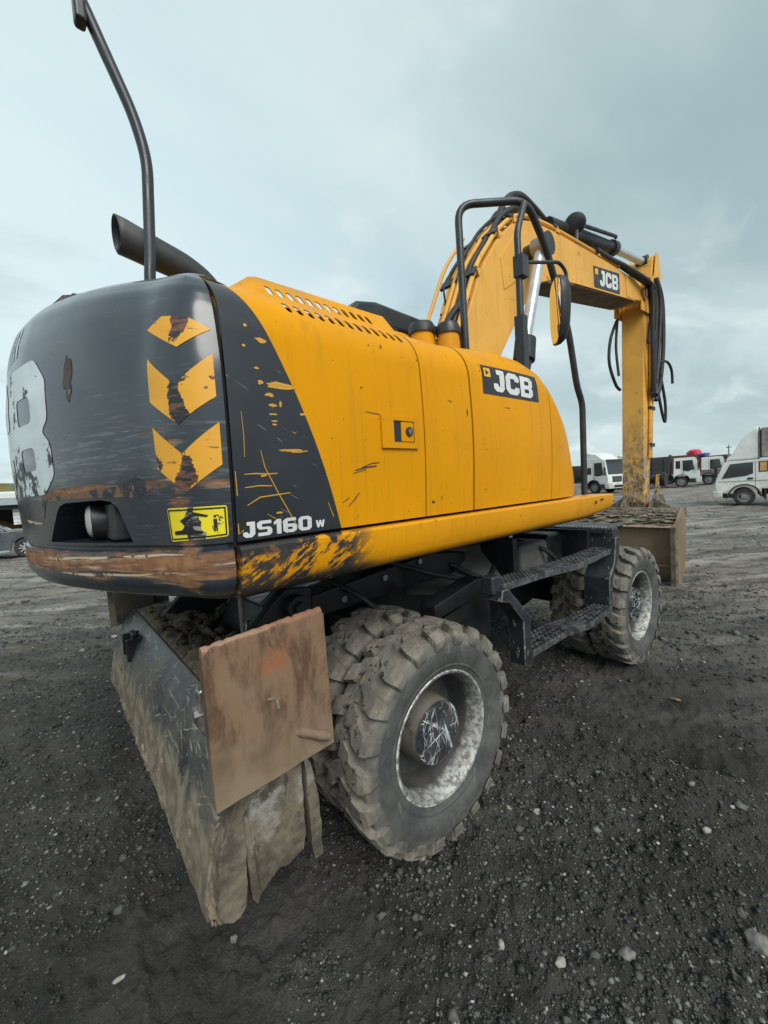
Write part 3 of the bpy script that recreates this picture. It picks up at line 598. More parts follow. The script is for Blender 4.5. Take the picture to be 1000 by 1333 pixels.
# lamp recesses, right and left
def s_at_y(y): return float(np.interp(y, PY, ss))
def recess(y0, y1, mirror=False):
    yc = (y0+y1)/2; p = Vector(cw(s_at_y(yc), 1.6)); n = Vector((np.interp(s_at_y(yc), ss, NX), np.interp(s_at_y(yc), ss, NY), 0)).normalized(); t = Vector((-n.y, n.x, 0))
    if t.y < 0: t = -t
    hw = (y1-y0)/2/t.y; poly = [(-hw, 1.538), (hw, 1.538), (hw*.62, 1.640), (hw*.52, 1.660), (hw*.34, 1.671), (-hw*.50, 1.673), (-hw*.70, 1.666), (-hw*.82, 1.645)]; c = MB(); N = len(poly); vs = []
    for dep in (.25, -.24): vs += [tuple(p+n*dep+t*q+Vector((0, 0, zz_-p.z))) for q, zz_ in poly]
    c.add(vs, [tuple(range(N)), tuple(range(2*N-1, N-1, -1))]+[(i, i+N, (i+1) % N+N, (i+1) % N) for i in range(N)])
    o = part('cutter', c, M['dark']); upper(o); bpy.context.view_layer.update(); boolean(cwo, o)
bpy.context.view_layer.update(); recess(-.985, -.55); recess(.55, .985)
for sgn in (-1, 1):
    # lamp: a drum pointing back out of the recess, bracket behind it
    c = Vector((-1.222, sgn*.745, 1.606)); ax = Vector((-1, sgn*-.10, 0)).normalized()
    wl = part('work_lamp', MB().cyl(c, c-ax*.10, .058, 24).cyl(c-ax*.1, c-ax*.16, .05, 24, .03), M['black'], cwo, .004)
    part('lens', MB().tube([c+ax*.016, c+ax*.012, c+ax*.004, c-ax*.002], 1, 24, True, [.02, .04, .052, .054]), M['lens'], wl)
    part('lamp_housing', MB().box((c.x+.035, sgn*.80-.105, 1.541), (c.x+.17, sgn*.80+.105, 1.664)), M['black'], cwo, .012)
# chevron films on the right rear corner (s from the seam backwards)
def chev(zc, s0, s1, top, name='chevron_marking'):
    m = (s0+s1)/2
    zc += .016
    pts = [(s0, zc+.108), (s0, zc-.008), (m, zc-.080), (s1, zc-.008), (s1, zc+.108), (m, zc+.026)] if not top else [(s0-.004, zc+.030), (m-.01, zc-.022), (s1+.004, zc+.036), (m+.045, zc+.066), (m-.04, zc+.060)]
    decal(name, [[pts]], cw_in, M['chev'], cwo, .0015, .016)
def cw_in(u, v): return cw(u, v)
chev(2.075, .018, .212, True); chev(1.928, .018, .212, False); chev(1.742, .016, .212, False)
# warning film
def cw_in(u, v): return cw(u, v)
WS = cw_in
bm = flat_mesh([[rnd([(.012, 1.548), (.195, 1.540), (.195, 1.636), (.012, 1.636)], .008)]], .016); ws = decal('warning_sticker', None, WS, M['warn'], cwo, .0015, bm=bm)
fr = [[(.016,1.552),(.191,1.545),(.191,1.632),(.016,1.632)], [(.020,1.556),(.020,1.628),(.187,1.628),(.187,1.549)]]
ink = [[fr[0], fr[1]], [[(.040, 1.60), (.050, 1.60), (.050, 1.565), (.046, 1.565), (.045, 1.58), (.044, 1.565), (.040, 1.565)]], [[(.0425,1.604),(.048,1.604),(.049,1.611),(.0415,1.611)]],
       [[(.175,1.560),(.085,1.560),(.080,1.568),(.105,1.572),(.11,1.585),(.135,1.585),(.145,1.573),(.175,1.570)]], [[(.135,1.585),(.15,1.60),(.10,1.622),(.062,1.612),(.066,1.607),(.10,1.612),(.13,1.598)]]]
decal('warning_print', ink, WS, M['ink'], ws, .003, .02)
# large torn white letters over the middle of the rear (mirrored in s: s grows to the left, so text runs from high s to low s)
hL = .42; wid = 2.42*hL*1.2; sR = s_at_y(-.66); BW = lambda u, v: cw(sR+wid-u, v)
decal('rear_lettering', jcb(hL, 1.2, 0, 1.705), BW, M['whiteb'], cwo, .0015, .03)
bars = [[[(wid*.06+i*.052, 2.158), (wid*.06+i*.052+.018, 2.158), (wid*.06+i*.052+.048, 2.24), (wid*.06+i*.052+.03, 2.24)]] for i in range(17)]
decal('striped_film', bars, BW, M['whiteb'], cwo, .0015, .03)
tear = MB()
for i in range(0):
    q = [Vector(cw(sR+.02-.016*i+du, 2.245+dv+.008*(i % 2))) for du, dv in ((0, 0), (.03, .004), (.022, .05), (-.01, .042))]; n = Vector((-.8, -.5, .2)); q[2] += n*.016*(1+i % 3); q[3] += n*.03
    tear.add(q, [(0, 1, 2, 3)])
N_ = 14; rr = random.Random(2)          # flap of film curling off the top edge
lo = [Vector(cw(sR-.02+.16*i/N_, 2.262+.012*rr.random())) for i in range(N_+1)]; hi = [Vector(cw(sR-.02+.16*i/N_, 2.315+.01*rr.random()))+Vector((-.5, -.2, .75))*(.006+.022*math.sin(math.pi*i/N_)*rr.random()) for i in range(N_+1)]
tear.add(lo+hi, [(i, i+1, N_+2+i, N_+1+i) for i in range(N_)]); part('torn_film', tear, M['scuffk'], cwo)
def sflake(fn, cu, cv, w_, h_, seed, k_=9):
    rr = random.Random(seed); return [[(cu+math.cos(2*math.pi*i/k_)*w_*(.55+.6*rr.random()), cv+math.sin(2*math.pi*i/k_)*h_*(.5+.7*rr.random())) for i in range(k_)]]
decal('bare_spot', [sflake(cw, s_at_y(-.79), 2.06, .028, .05, 3, 16)], cw_in, M['scuffk'], cwo, .0012, .02); decal('bare_spot', [sflake(cw, s_at_y(-.795), 2.015, .018, .03, 4)], cw_in, M['scuffr'], cwo, .0014, .02)
# scrape along the top edge of the recess
decal('rust_scrape', [[[(s_at_y(-1.08), 1.70), (s_at_y(-1.02), 1.672), (s_at_y(-.96), 1.678), (s_at_y(-.7), 1.684), (s_at_y(-.56), 1.675), (s_at_y(-.52), 1.62), (s_at_y(-.50), 1.63), (s_at_y(-.54), 1.69), (s_at_y(-.72), 1.70), (s_at_y(-.96), 1.712), (s_at_y(-1.02), 1.735)]]], cw_in, M['scuffr'], cwo, .0012, .025)
0 and decal('rust_scrape', [[[(s_at_y(-1.16), 1.845), (s_at_y(-1.08), 1.835), (s_at_y(-.98), 1.842), (s_at_y(-.84), 1.828), (s_at_y(-.83), 1.834), (s_at_y(-.97), 1.855), (s_at_y(-1.08), 1.853), (s_at_y(-1.17), 1.862)]]], cw_in, M['scuffr'], cwo, .0012, .025)
for k_, (ya, za_, yb, zb) in enumerate(((-.5, 1.60, -.30, 1.615), (-1.16, 1.50, -.5, 1.478), (-1.1, 1.44, -.6, 1.43))):
    sa, sb = s_at_y(ya), s_at_y(yb); rr = random.Random(k_); N = 9; top = [(sa+(sb-sa)*i/N, za_+(zb-za_)*i/N+.004*rr.random()+.003) for i in range(N+1)]; bot = [(u, v-.003-.008*rr.random()*(1 if 0 < i < N else 0)) for i, (u, v) in enumerate(top)]
    decal('paint_scrape', [[top+bot[::-1]]], cw_in, M['scuffw'], cwo, .0012, .03)

# --- right side panels: section in (y, z), swept along x
def ztop(x): return float(np.interp(x, [-1,-.2,.15,.56,.80,.95,1.05,1.21,1.37,1.47,1.545], [2.33,2.33,2.335,2.378,2.375,2.345,2.285,2.125,1.885,1.70,1.535]))
ZB = 1.527
def side_y(x, z):
    zt = ztop(x); r = min(.2, max(.012, (zt-ZB)*.5)); bel = .016*math.sin(math.pi*min(1, max(0, (min(z, zt-r)-ZB)/.72)))
    nose = .10*max(0, (x-1.05)/.5)**2
    if z <= zt-r: return -1.25-bel+nose
    q = min(1, (z-(zt-r))/r); bel *= 1-math.asin(q)/(math.pi/2); return -1.25-bel+nose+r*(1-math.sqrt(max(0, 1-q*q)))
def side_xz(u, v): return (u, side_y(u, v), v)
def sec_pt(x, t, lip=0.):         # t 0..1 up the side, 1..2 over the shoulder, 2..3 across the top (lip: rising mesh lip instead)
    zt = ztop(x); r = min(.2, max(.012, (zt-ZB)*.5)); nose = .10*max(0, (x-1.05)/.5)**2
    if t <= 1: z = ZB+(zt-r-ZB)*t; return (x, side_y(x, z), z)
    a = R(62) if lip > 0 else R(90)
    if t <= 2:
        th = a*(t-1); bel = .016*math.sin(math.pi*min(1, max(0, (zt-r-ZB)/.72)))*max(0, 1-(t-1)); return (x, -1.25-bel+nose+r*(1-math.cos(th)), zt-r+r*math.sin(th))
    y0 = -1.25+nose+r*(1-math.cos(a)); z0 = zt-r+r*math.sin(a)
    if lip > 0: return (x, y0+(t-2)*.085, z0+(t-2)*.105*lip)
    return (x, y0+(t-2)*(.62), z0+.012*(t-2))
def panel(name, x0, x1, mat, lipfn=None, nx=16):
    mb = MB()
    ts = list(np.linspace(0, 1, 13))+list(np.linspace(1, 2, 15))[1:]+list(np.linspace(2, 3, 6))[1:]
    def fn(u, v):
        x = x0+(x1-x0)*u; t = ts[int(round(v*(len(ts)-1)))]; return sec_pt(x, t, lipfn(x) if lipfn else 0.)
    mb.grid(fn, nx, len(ts)-1); return up_part(name, mb, mat, smooth=60, solid=.004 if lipfn else .012)
G = .0035; G2 = .0065
lip = lambda x: .02+.98*min(1, max(0, (x+.87)/.13))
rd = panel('rear_door', -.938+G, -.13-G, M['side'], lip, 26)
mp_ = panel('middle_panel', -.13+G, .206-G2, M['yellow'], None, 10); fd = panel('front_door', .206+G2, .993-G, M['yellow'], None, 20); ns = panel('nose_panel', .993+G, 1.545, M['yellow'], None, 16)
for o in (rd, mp_, fd, ns):           # make sure the shell thickens inwards
    me = o.data; c = me.polygons[3].normal
    if c.y > 0: me.flip_normals()
    if o is not rd:         # give the sheet its thickness now, so that its edges stay crisp
        bpy.context.view_layer.update(); me = bpy.data.meshes.new_from_object(o.evaluated_get(bpy.context.evaluated_depsgraph_get())); o.modifiers.clear(); me.name = o.name; o.data = me; me.shade_smooth(); me.set_sharp_from_angle(angle=R(40))
for nm, xx, hw in (('door_seal', -.945, .012), ('door_seal', -.13, .008), ('door_seal', .206, .012), ('door_seal', .993, .008)):      # dark seals behind the panel joints
    q = MB().grid(lambda u, v: (lambda p: (p[0], p[1]+.014, p[2]-.016))(sec_pt(xx-hw+2*hw*u, 3*v)), 1, 40); up_part(nm, q, M['dark'], smooth=0)
# vent slots through the shoulder of the rear door
cut = MB()
def slot(cx, t, ln, wd):
    p = Vector(sec_pt(cx, t, lip(cx))); q = Vector(sec_pt(cx, t+.02, lip(cx))); d = (q-p).normalized(); n = Vector((1, 0, 0)).cross(d).normalized()
    d = (d+Vector((-.12, 0, 0))).normalized(); e = n.cross(d).normalized(); pts = []
    for k_ in range(12):
        a = 2*math.pi*k_/12; c_, s_ = math.cos(a), math.sin(a); pts.append((e*(wd/2*c_))+(d*((ln/2-wd/2)*(1 if s_ > 0 else -1)+wd/2*s_)))
    vs = [p+v+n*.05 for v in pts]+[p+v-n*.05 for v in pts]
    cut.add(vs, [tuple(range(12)), tuple(range(23, 11, -1))]+[(i, i+12, (i+1) % 12+12, (i+1) % 12) for i in range(12)])
for i in range(13): slot(-.690+.0420*i, 1.68, .060, .022)
for i in range(12): slot(-.700+.0400*i, 2.42, .052, .023)
co_ = part('cutter', cut, M['dark']); upper(co_); bpy.context.view_layer.update(); boolean(rd, co_)
# latch: frame, recess shade, lock block, lock
lat = part('latch', MB().box((-.372,-1.2745,1.806),(-.310,-1.262,1.928)).box((-.198,-1.2745,1.806),(-.178,-1.262,1.928)).box((-.310,-1.2745,1.912),(-.198,-1.262,1.928)).box((-.310,-1.2745,1.806),(-.198,-1.262,1.829)), M['yellow'], rd)
part('latch_shade', MB().box((-.308,-1.2675,1.831),(-.262,-1.2655,1.910)), M['black'], lat)  # black sheet painted in for the shaded yellow of the recess
lb = MB().box((-.268,-1.2725,1.832),(-.200,-1.265,1.909)); part('lock_block', lb, M['yellow'], lat, .003)
part('lock', MB().cyl((-.228,-1.270,1.872),(-.228,-1.279,1.872),.018,20), M['black'], lat)
part('lock_face', MB().cyl((-.228,-1.279,1.872),(-.228,-1.2815,1.872),.010,16), M['steel'], lat)
# model lettering and its torn film
def rd_map(u, v): return side_xz(u, v)
decal('model_lettering', word([(GJ,.64),(GS,.82),(G1,.43),(G6,.82),(G0,.84)], .046, 1.27, -.918, 1.536), rd_map, M['white'], rd, .0018, .02)
decal('model_lettering', word([(GW,1.08)], .024, 1.35, -.672, 1.540), rd_map, M['white'], rd, .0018, .02)
# chips and scratches down to yellow on the black wedge
rr = random.Random(5)
chips = [(-.775, 1.985, .055, .012), (-.81, 1.955, .018, .007), (-.765, 1.985, .03, .006), (-.835, 1.99, .010, .009), (-.80, 1.925, .016, .005), (-.775, 1.93, .006, .010), (-.80, 1.898, .014, .004), (-.80, 1.878, .012, .003), (-.80, 1.868, .012, .003),
         (-.842, 2.03, .009, .004), (-.818, 2.115, .02, .008), (-.863, 2.15, .007, .006), (-.74, 1.79, .048, .006), (-.70, 1.905, .012, .005), (-.875, 2.09, .006, .005), (-.80, 1.60, .014, .004), (-.845, 1.715, .012, .003)]
for i, (a, b, c_, d_) in enumerate(chips): decal('paint_chip', [sflake(None, a, b, c_, d_, i+20, 11)], rd_map, M['scuff'], rd, .0014, .03)
def scratch(pts, w_): 
    P = [Vector((a, b)) for a, b in pts]; L = []; Rr = []
    for i, p in enumerate(P):
        t = (P[min(i+1, len(P)-1)]-P[max(0, i-1)]).normalized(); n = Vector((-t.y, t.x)); q = w_*(.4+.6*math.sin(math.pi*(i+.3)/len(P))); L.append(tuple(p+n*q)); Rr.append(tuple(p-n*q))
    return [L+Rr[::-1]]
SCR = [([(-.905,1.72),(-.87,1.722),(-.83,1.72),(-.80,1.721)], .002), ([(-.905,1.682),(-.86,1.686),(-.82,1.684)], .0018), ([(-.90,1.63),(-.86,1.652),(-.81,1.656),(-.76,1.66)], .002), ([(-.85,1.79),(-.84,1.74),(-.80,1.66),(-.75,1.57),(-.735,1.545)], .0016),
       ([(-.93,1.73),(-.928,1.66)], .0015), ([(-.84,1.60),(-.80,1.575),(-.77,1.56)], .0012), ([(-.93,1.58),(-.93,1.55),(-.915,1.56)], .002), ([(-.62,1.62),(-.60,1.57)], .0015), ([(-.79,1.79),(-.74,1.787),(-.69,1.79)], .0018), ([(-.90,1.90),(-.898,1.83),(-.90,1.77)], .001)]
for q in SCR: decal('paint_scratch', [scratch(*q)], rd_map, M['scuff'], rd, .0014, .03)
SC2 = [([(-.50,1.725),(-.45,1.735),(-.40,1.74)], .003), ([(-.47,1.735),(-.42,1.75),(-.385,1.752)], .002), ([(-.51,1.715),(-.45,1.727)], .0015), ([(-.535,1.60),(-.51,1.62),(-.485,1.645)], .002), ([(-.44,1.935),(-.40,1.932),(-.37,1.93)], .0015), ([(-.56,1.615),(-.53,1.63)], .0015)]
for q in SC2: decal('paint_scratch', [scratch(*q)], rd_map, M['scuffk'], rd, .0014, .03)
for o_, a, b, c_, d_, mt in ((mp_, -.085, 1.585, .012, .006, 'scuffw'), (mp_, -.03, 1.60, .004, .007, 'scuffk'), (mp_, .17, 1.98, .005, .018, 'scuffk'), (rd, -.33, 2.19, .004, .010, 'scuffk'), (rd, -.45, 2.02, .006, .004, 'scuffk'), (fd, .52, 2.03, .030, .002, 'scuffk'), (fd, .30, 1.62, .008, .003, 'scuffk'), (mp_, .05, 2.02, .02, .002, 'scuffk'), (rd, -.20, 1.83, .003, .009, 'scuffk')):
    decal('paint_chip', [sflake(None, a, b, c_, d_, int(a*100)+7, 10)], rd_map, M[mt], o_, .0014, .03)
# maker's sign on the front door
pl = decal('maker_sign', [[rnd([(.312,2.083),(.862,2.090),(.855,2.236),(.318,2.226)], .006)]], side_xz, M['inkdk'], fd, .0015, .03)
decal('maker_lettering', jcb(.112, 1.42, .408, 2.104, .08), side_xz, M['white'], pl, .003, .03)
decal('sign_emblem', [[[(.332,2.168),(.386,2.169),(.386,2.213),(.333,2.211)]]], side_xz, M['emblem'], pl, .003, .03)
decal('emblem_mark', [[[(.346,2.176),(.373,2.190),(.346,2.204)]]], side_xz, M['inkdk'], pl, .0042, .03)

# --- skirt beam under the doors
SK = [(-1.16,1.516),(-1.225,1.516),(-1.262,1.513),(-1.271,1.504),(-1.271,1.475),(-1.266,1.435),(-1.256,1.395),(-1.245,1.376),(-1.222,1.361),(-1.16,1.350),(-.98,1.343)]
def skf(u, v):
    x = -.938+G+(1.95+.938)*u; p = SK[int(round(v*(len(SK)-1)))]; y, z = p
    e = max(0, (x-1.50)/.45); e = min(1, e); zc = 1.475; z = zc+(z-zc)*(1-.26*e**1.5) if z < zc else z-.008*e**3
    return (x, y, z)
mb = MB().grid(skf, 60, len(SK)-1); n0 = len(mb.v)-len(SK); mb.f.append(tuple(range(n0, len(mb.v)))); mb.f.append(tuple(range(len(SK)-1, -1, -1)))
sk = up_part('side_skirt', mb, M['skirt'], smooth=30)
part('skirt_slot', MB().box((1.70,-1.279,1.472),(1.735,-1.272,1.484)), M['dark'], sk); part('skirt_slot', MB().box((1.60,-1.279,1.455),(1.612,-1.272,1.475)), M['dark'], sk)
# --- inner body, deck, far side
up_part('engine_bay', MB().box((-.93,-1.215,1.36),(1.0,1.2,2.08)).box((1.0,-1.0,1.36),(1.42,-.45,1.6)), M['dark'])
up_part('deck_frame', MB().box((-.9,-1.15,1.335),(1.9,1.15,1.42)).box((.9,-.42,1.3),(2.3,.42,1.75)), M['chassis'], bevel=.01)
up_part('hood', MB().prism([(-.9,2.05),(.15,2.05),(.15,2.22),(-.9,2.22)], -1.02, 1.0), M['yellow'], bevel=.05, seg=3)
mb = MB().prism([(-.94,1.35),(.3,1.35),(.3,2.3),(-.94,2.3)], 1.1, 1.25); up_part('far_side_panel', mb, M['yellow'], bevel=.08, seg=4)
for yy in (-.29, .29): up_part('boom_foot', MB().prism([(1.15,1.6),(1.75,1.6),(1.75,2.35),(1.35,2.45),(1.15,2.3)], yy-.05, yy+.05), M['boom'], bevel=.02)
# filler caps on the deck behind the boom
for cx, cy, cz, r_ in ((.50,-.72,2.37,.062), (.60,-.84,2.35,.055)):
    c_ = up_part('filler_neck', MB().lathe([(0,cz),(r_*1.25,cz),(r_*1.25,cz+.15),(r_*1.1,cz+.20),(r_*.6,cz+.225),(0,cz+.23)], (cx,cy,0), 2, 24), M['yellow'])
    part('filler_cap', MB().lathe([(0,cz+.20),(r_*1.32,cz+.20),(r_*1.32,cz+.235),(r_*1.1,cz+.262),(r_*.5,cz+.275),(0,cz+.278)], (cx,cy,0), 2, 24), M['black'], c_)
up_part('air_cleaner_cover', MB().lathe([(0,2.3),(.17,2.3),(.17,2.47),(.15,2.52),(.09,2.55),(0,2.56)], (.28,-.62,0), 2, 28), M['yellow'])
up_part('sky_blocker', MB().box((-.74,-1.105,2.0),(.12,-1.09,2.312)), M['dark'])  # dark wall added behind the lower slots to block the sky
# --- cab on the far side: roof, pillars, panes
cb = up_part('cab_roof', MB().prism([(.66,3.02),(1.95,3.02),(1.95,3.1),(1.75,3.19),(.95,3.22),(.75,3.18),(.67,3.1)], .16, 1.16), M['black'], bevel=.05, seg=3)
for a, b in (((.72,.22,1.5),(.72,.22,3.06)), ((1.15,.2,1.5),(1.15,.2,3.06)), ((2.0,.22,1.5),(1.9,.22,3.06)), ((.72,1.1,1.5),(.72,1.1,3.06)), ((2.0,1.1,1.5),(1.9,1.1,3.06))):
    part('cab_pillar', MB().bar(a, b, .07, .07), M['black'], cb, .01)
part('cab_pane', MB().box((.76,.19,2.3),(1.12,.198,3.0)), M['glass'], cb); part('cab_pane', MB().box((1.19,.19,2.3),(1.92,.198,3.0)), M['glass'], cb); part('cab_pane', MB().box((.7,.26,2.3),(.708,1.06,3.0)), M['glass'], cb)
part('cab_wall', MB().box((.7,.2,1.45),(2.0,1.15,2.28)), M['yellow'], cb, .03)
part('roof_hatch', MB().box((1.2,.3,3.2),(1.65,.9,3.235)), M['black'], cb, .01)
# --- exhaust and the tall bent pole
ep = smooth_path([(-.54,-.3,2.3),(-.55,-.3,2.58),(-.60,-.3,2.70),(-.70,-.3,2.765),(-.84,-.3,2.80),(-.985,-.3,2.835)], 5)
mb = MB().tube(ep, .062, 24, False, [.052+.024*(i/(len(ep)-1))**1.5 for i in range(len(ep))])
for i in range(24):                                    # slanted mouth
    v = Vector(mb.v[-24+i]); v.x -= (v.z-2.835)*.35; mb.v[-24+i] = tuple(v)
ex = up_part('exhaust_pipe', mb, M['exhaust'], solid=.004)
up_part('bent_pole', MB().tube(bend_path([(-.90,-.45,2.30),(-.905,-.45,2.60),(-.895,-.45,2.69),(-.872,-.45,3.10),(-.908,-.45,3.26),(-1.06,-.45,3.62),(-1.14,-.45,3.78)], .09, 6), .0225, 14), M['tube'])
up_part('pole_clamp', MB().box((-1.085,-.49,3.50),(-1.045,-.43,3.60)), M['black'], bevel=.012)
# --- guard rail on the right side with its mirror
gr = up_part('guard_rail', MB().tube(bend_path([(.69,-.90,2.30),(.675,-.90,3.30),(1.02,-1.15,3.33),(1.245,-1.15,3.14),(1.545,-1.15,2.67),(1.655,-1.15,2.30),(1.74,-1.15,2.19),(1.728,-1.15,1.50)], .10, 6), .022, 14), M['tube'])
part('rail_post', MB().tube(bend_path([(.90,-1.15,2.30),(.895,-1.15,3.10),(.99,-1.15,3.30)], .05, 5), .020, 12).bar((.90,-1.15,2.28),(.90,-1.15,2.62),.055,.055), M['tube'], gr)
part('mirror_arm', MB().tube(bend_path([(.91,-1.15,2.93),(.98,-1.16,2.95),(1.28,-1.22,3.02),(1.345,-1.235,2.97),(1.335,-1.23,2.72)], .06, 5), .011, 10).box((.87,-1.19,2.84),(.94,-1.13,2.96)), M['tube'], gr)
mh = MB(); S = []
def mirror_ring(d, k_, n=28):
    out = []
    for i in range(n):
        a = 2*math.pi*i/n; c_, s_ = math.cos(a), math.sin(a); ex_ = 2/2.8; out.append((d, math.copysign(abs(c_)**ex_, c_)*.112*k_*(1+.20*s_), math.copysign(abs(s_)**ex_, s_)*.208*k_))
    return out
def mirror_mesh(rings):
    mb = MB(); n = len(rings[0]); mb.v = [p for r_ in rings for p in r_]; mb.f = [(i*n+k_, i*n+(k_+1) % n, (i+1)*n+(k_+1) % n, (i+1)*n+k_) for i in range(len(rings)-1) for k_ in range(n)]+[tuple(range(n)), tuple((len(rings)-1)*n+k_ for k_ in range(n))]
    return mb
MX = Matrix.Translation((1.275,-1.20,2.72)) @ Matrix.Rotation(R(133), 4, 'Z') @ Matrix.Rotation(R(-5), 4, 'X')
ms = part('mirror', mirror_mesh([mirror_ring(-.055,.70), mirror_ring(-.045,.86), mirror_ring(-.02,.97), mirror_ring(0,1), mirror_ring(.012,1), mirror_ring(.014,.95)]).xf(MX), M['black'], gr)
part('mirror_glass', mirror_mesh([mirror_ring(.0155,.94), mirror_ring(.018,.7), mirror_ring(.0195,.3)]).xf(MX), M['mirror'], gr)

M['under'] = mat_mud('brown_boom_underside', (.10, .075, .052), (.24, .18, .12), .3, 7)
# --- boom: right-side outline in (x, z)
BB = [(1.45,2.55),(1.605,2.934),(1.764,3.237),(1.92,3.552),(2.03,3.72),(2.158,3.872),(2.29,4.03),(2.44,4.167),(2.58,4.28),(2.737,4.369),(2.934,4.436),(3.2,4.487),(3.554,4.541),(4.811,4.68),(5.716,4.765),(6.55,4.82),(6.72,4.79),(6.80,4.68),(6.74,4.55),(6.412,4.476),(5.6,4.34),(4.8,4.205),(3.845,4.052),(3.40,3.94),(3.15,3.85),(3.0,3.76),(2.86,3.62),(2.559,3.277),(2.159,2.78),(1.95,2.35),(1.5,2.25)]
bo = up_part('boom', MB().prism(BB, -.19, .19), M['boom'], bevel=.012, seg=2, smooth=25)
part('boom_flange', MB().prism([(4.0,4.075),(6.3,4.452),(6.3,4.462),(4.0,4.085)], -.205, -.189), M['boom'], bo)
pb = decal('boom_sign', [[[(4.66,4.215),(5.655,4.378),(5.645,4.688),(4.64,4.495)]]], lambda u, v: (u, -.19, v), M['inkdk'], bo, .002, 0)
sh = lambda u, v: (u, -.19, v+.172*(u-4.66))
decal('boom_lettering', jcb(.215, 1.36, 4.86, 4.255, .08), sh, M['white'], pb, .005, 0)
decal('boom_emblem', [[[(4.69,4.395),(4.80,4.395),(4.80,4.475),(4.69,4.468)]]], sh, M['emblem'], pb, .005, 0)
part('boom_doubler', MB().prism([(5.95,4.42),(6.42,4.49),(6.70,4.56),(6.78,4.68),(6.70,4.77),(6.5,4.80),(5.9,4.76)], -.202, -.188), M['boom'], bo, .004); part('boom_doubler', MB().prism([(2.35,3.55),(2.75,3.80),(3.1,4.12),(2.95,4.30),(2.62,4.20),(2.3,3.85)], -.198, -.188), M['boom'], bo, .004)
def off_curve(d, y, a=0, b=18, n=5):         # a line running along the boom's back at height d above it
    P = [Vector((p[0], 0, p[1])) for p in BB[a:b]]; out = []
    for i, p in enumerate(P):
        t = (P[min(i+1, len(P)-1)]-P[max(i-1, 0)]).normalized(); nrm = Vector((-t.z, 0, t.x)); out.append(p+nrm*d+Vector((0, y, 0)))
    return smooth_path(out, 3)
for y, d, m, r_, a, b in ((-.165,.05,'boom',.023,1,15), (-.10,.06,'hose',.026,1,11), (-.04,.075,'boom',.020,1,14), (.03,.07,'boom',.024,1,14), (.10,.05,'boom',.020,2,14), (.16,.06,'hose',.02,3,15), (.135,.16,'boom',.018,0,7), (-.02,.13,'hose',.017,4,11)):
    part('boom_pipe' if m == 'boom' else 'boom_hose', MB().tube(off_curve(d, y, a, b), r_, 10), M[m], bo)
for i in (3, 6, 8, 12, 13):                    # pipe clamps across the back
    p = Vector((BB[i][0], 0, BB[i][1])); q = Vector((BB[i+1][0], 0, BB[i+1][1])); t = (q-p).normalized(); n = Vector((-t.z, 0, t.x))
    part('pipe_clamp', MB().bar(p+n*.07+Vector((0,-.20,0)), p+n*.07+Vector((0,.20,0)), .10, .028, roll=n), M['black'], bo, .006)
    part('clamp_lug', MB().prism([(0,0),(.09,0),(.03,.07)], -.012, .012).xf(Matrix.Translation(p+Vector((0,-.19,0))) @ Matrix.Rotation(-math.atan2(t.z, t.x), 4, 'Y')), M['boom'], bo)
# hose loops over the crest and at the knuckle
def hose(name, pts, r_, par=None, mat='hose', seg=9):
    return part(name, MB().tube(smooth_path(pts, 7), r_, seg), M[mat], par or bo)
hose('boom_hose', [(2.45,-.05,4.20),(2.70,-.03,4.62),(3.05,.0,4.86),(3.40,.02,4.90),(3.85,.02,4.82),(4.25,.02,4.70)], .034); hose('boom_hose', [(2.50,.08,4.25),(2.72,.08,4.56),(3.1,.08,4.74),(3.5,.06,4.72),(3.9,.05,4.66)], .03)
hose('boom_hose', [(2.2,-.12,4.0),(2.45,-.12,4.32),(2.8,-.12,4.55),(3.3,-.12,4.62)], .026); hose('boom_hose', [(1.62,-.05,2.75),(1.50,-.1,3.0),(1.62,-.12,3.2),(1.80,-.14,3.34)], .028); hose('boom_hose', [(1.35,-.2,2.5),(1.5,-.26,2.72),(1.66,-.16,2.98),(1.72,-.05,3.2)], .03)
hose('boom_hose', [(1.25,-.05,2.5),(1.42,-.22,2.62),(1.62,-.28,2.58)], .024)
hose('boom_wire', [(1.78,.08,3.3),(1.72,.06,3.5),(1.86,.05,3.7),(2.0,.05,3.86)], .009); hose('boom_wire', [(1.9,.0,3.4),(1.83,-.02,3.6),(2.02,.0,3.86)], .008)
for yy, dz in ((-.20,.0), (-.13,.03), (.0,.05), (.08,.04)):
    hose('boom_hose', [(4.95+yy,yy,4.74+dz),(5.3,yy,4.79+dz),(5.7,yy-.03,4.82+dz),(6.2,yy-.10,4.80),(6.6,yy-.14,4.78),(6.95,yy-.12,4.75),(7.05,yy-.10,4.4),(6.98,yy-.08,3.9)], .03)
# arm cylinder
ac = up_part('arm_cylinder', MB().cyl((3.75,0,4.80),(5.93,0,5.25),.085,24).cyl((5.86,0,5.235),(6.03,0,5.272),.112,24), M['hose'], bevel=.008)
part('cylinder_rod', MB().cyl((6.03,0,5.275),(7.45,0,5.52),.062,20), M['chrome'], ac); part('rod_eye', MB().cyl((7.52,-.09,5.53),(7.52,.09,5.53),.10,20), M['black'], ac)
for yy in (-.13, .13): part('feed_pipe', MB().tube(bend_path([(4.5,yy,5.0),(5.75,yy,5.30),(5.9,yy*.6,5.36)], .06), .024, 8), M['hose'], ac)
# work lamp standing on the boom crest
lp = up_part('boom_work_lamp', MB().tube([Vector((4.20,-.15,4.90))+Vector((.11,.05,.05))*t for t in (0, .15, .5, .85, 1)], 1, 20, True, [.08, .125, .135, .125, .06]), M['black'])
part('lamp_stem', MB().cyl((4.2,-.15,4.62),(4.26,-.14,4.85),.03,10), M['black'], lp)
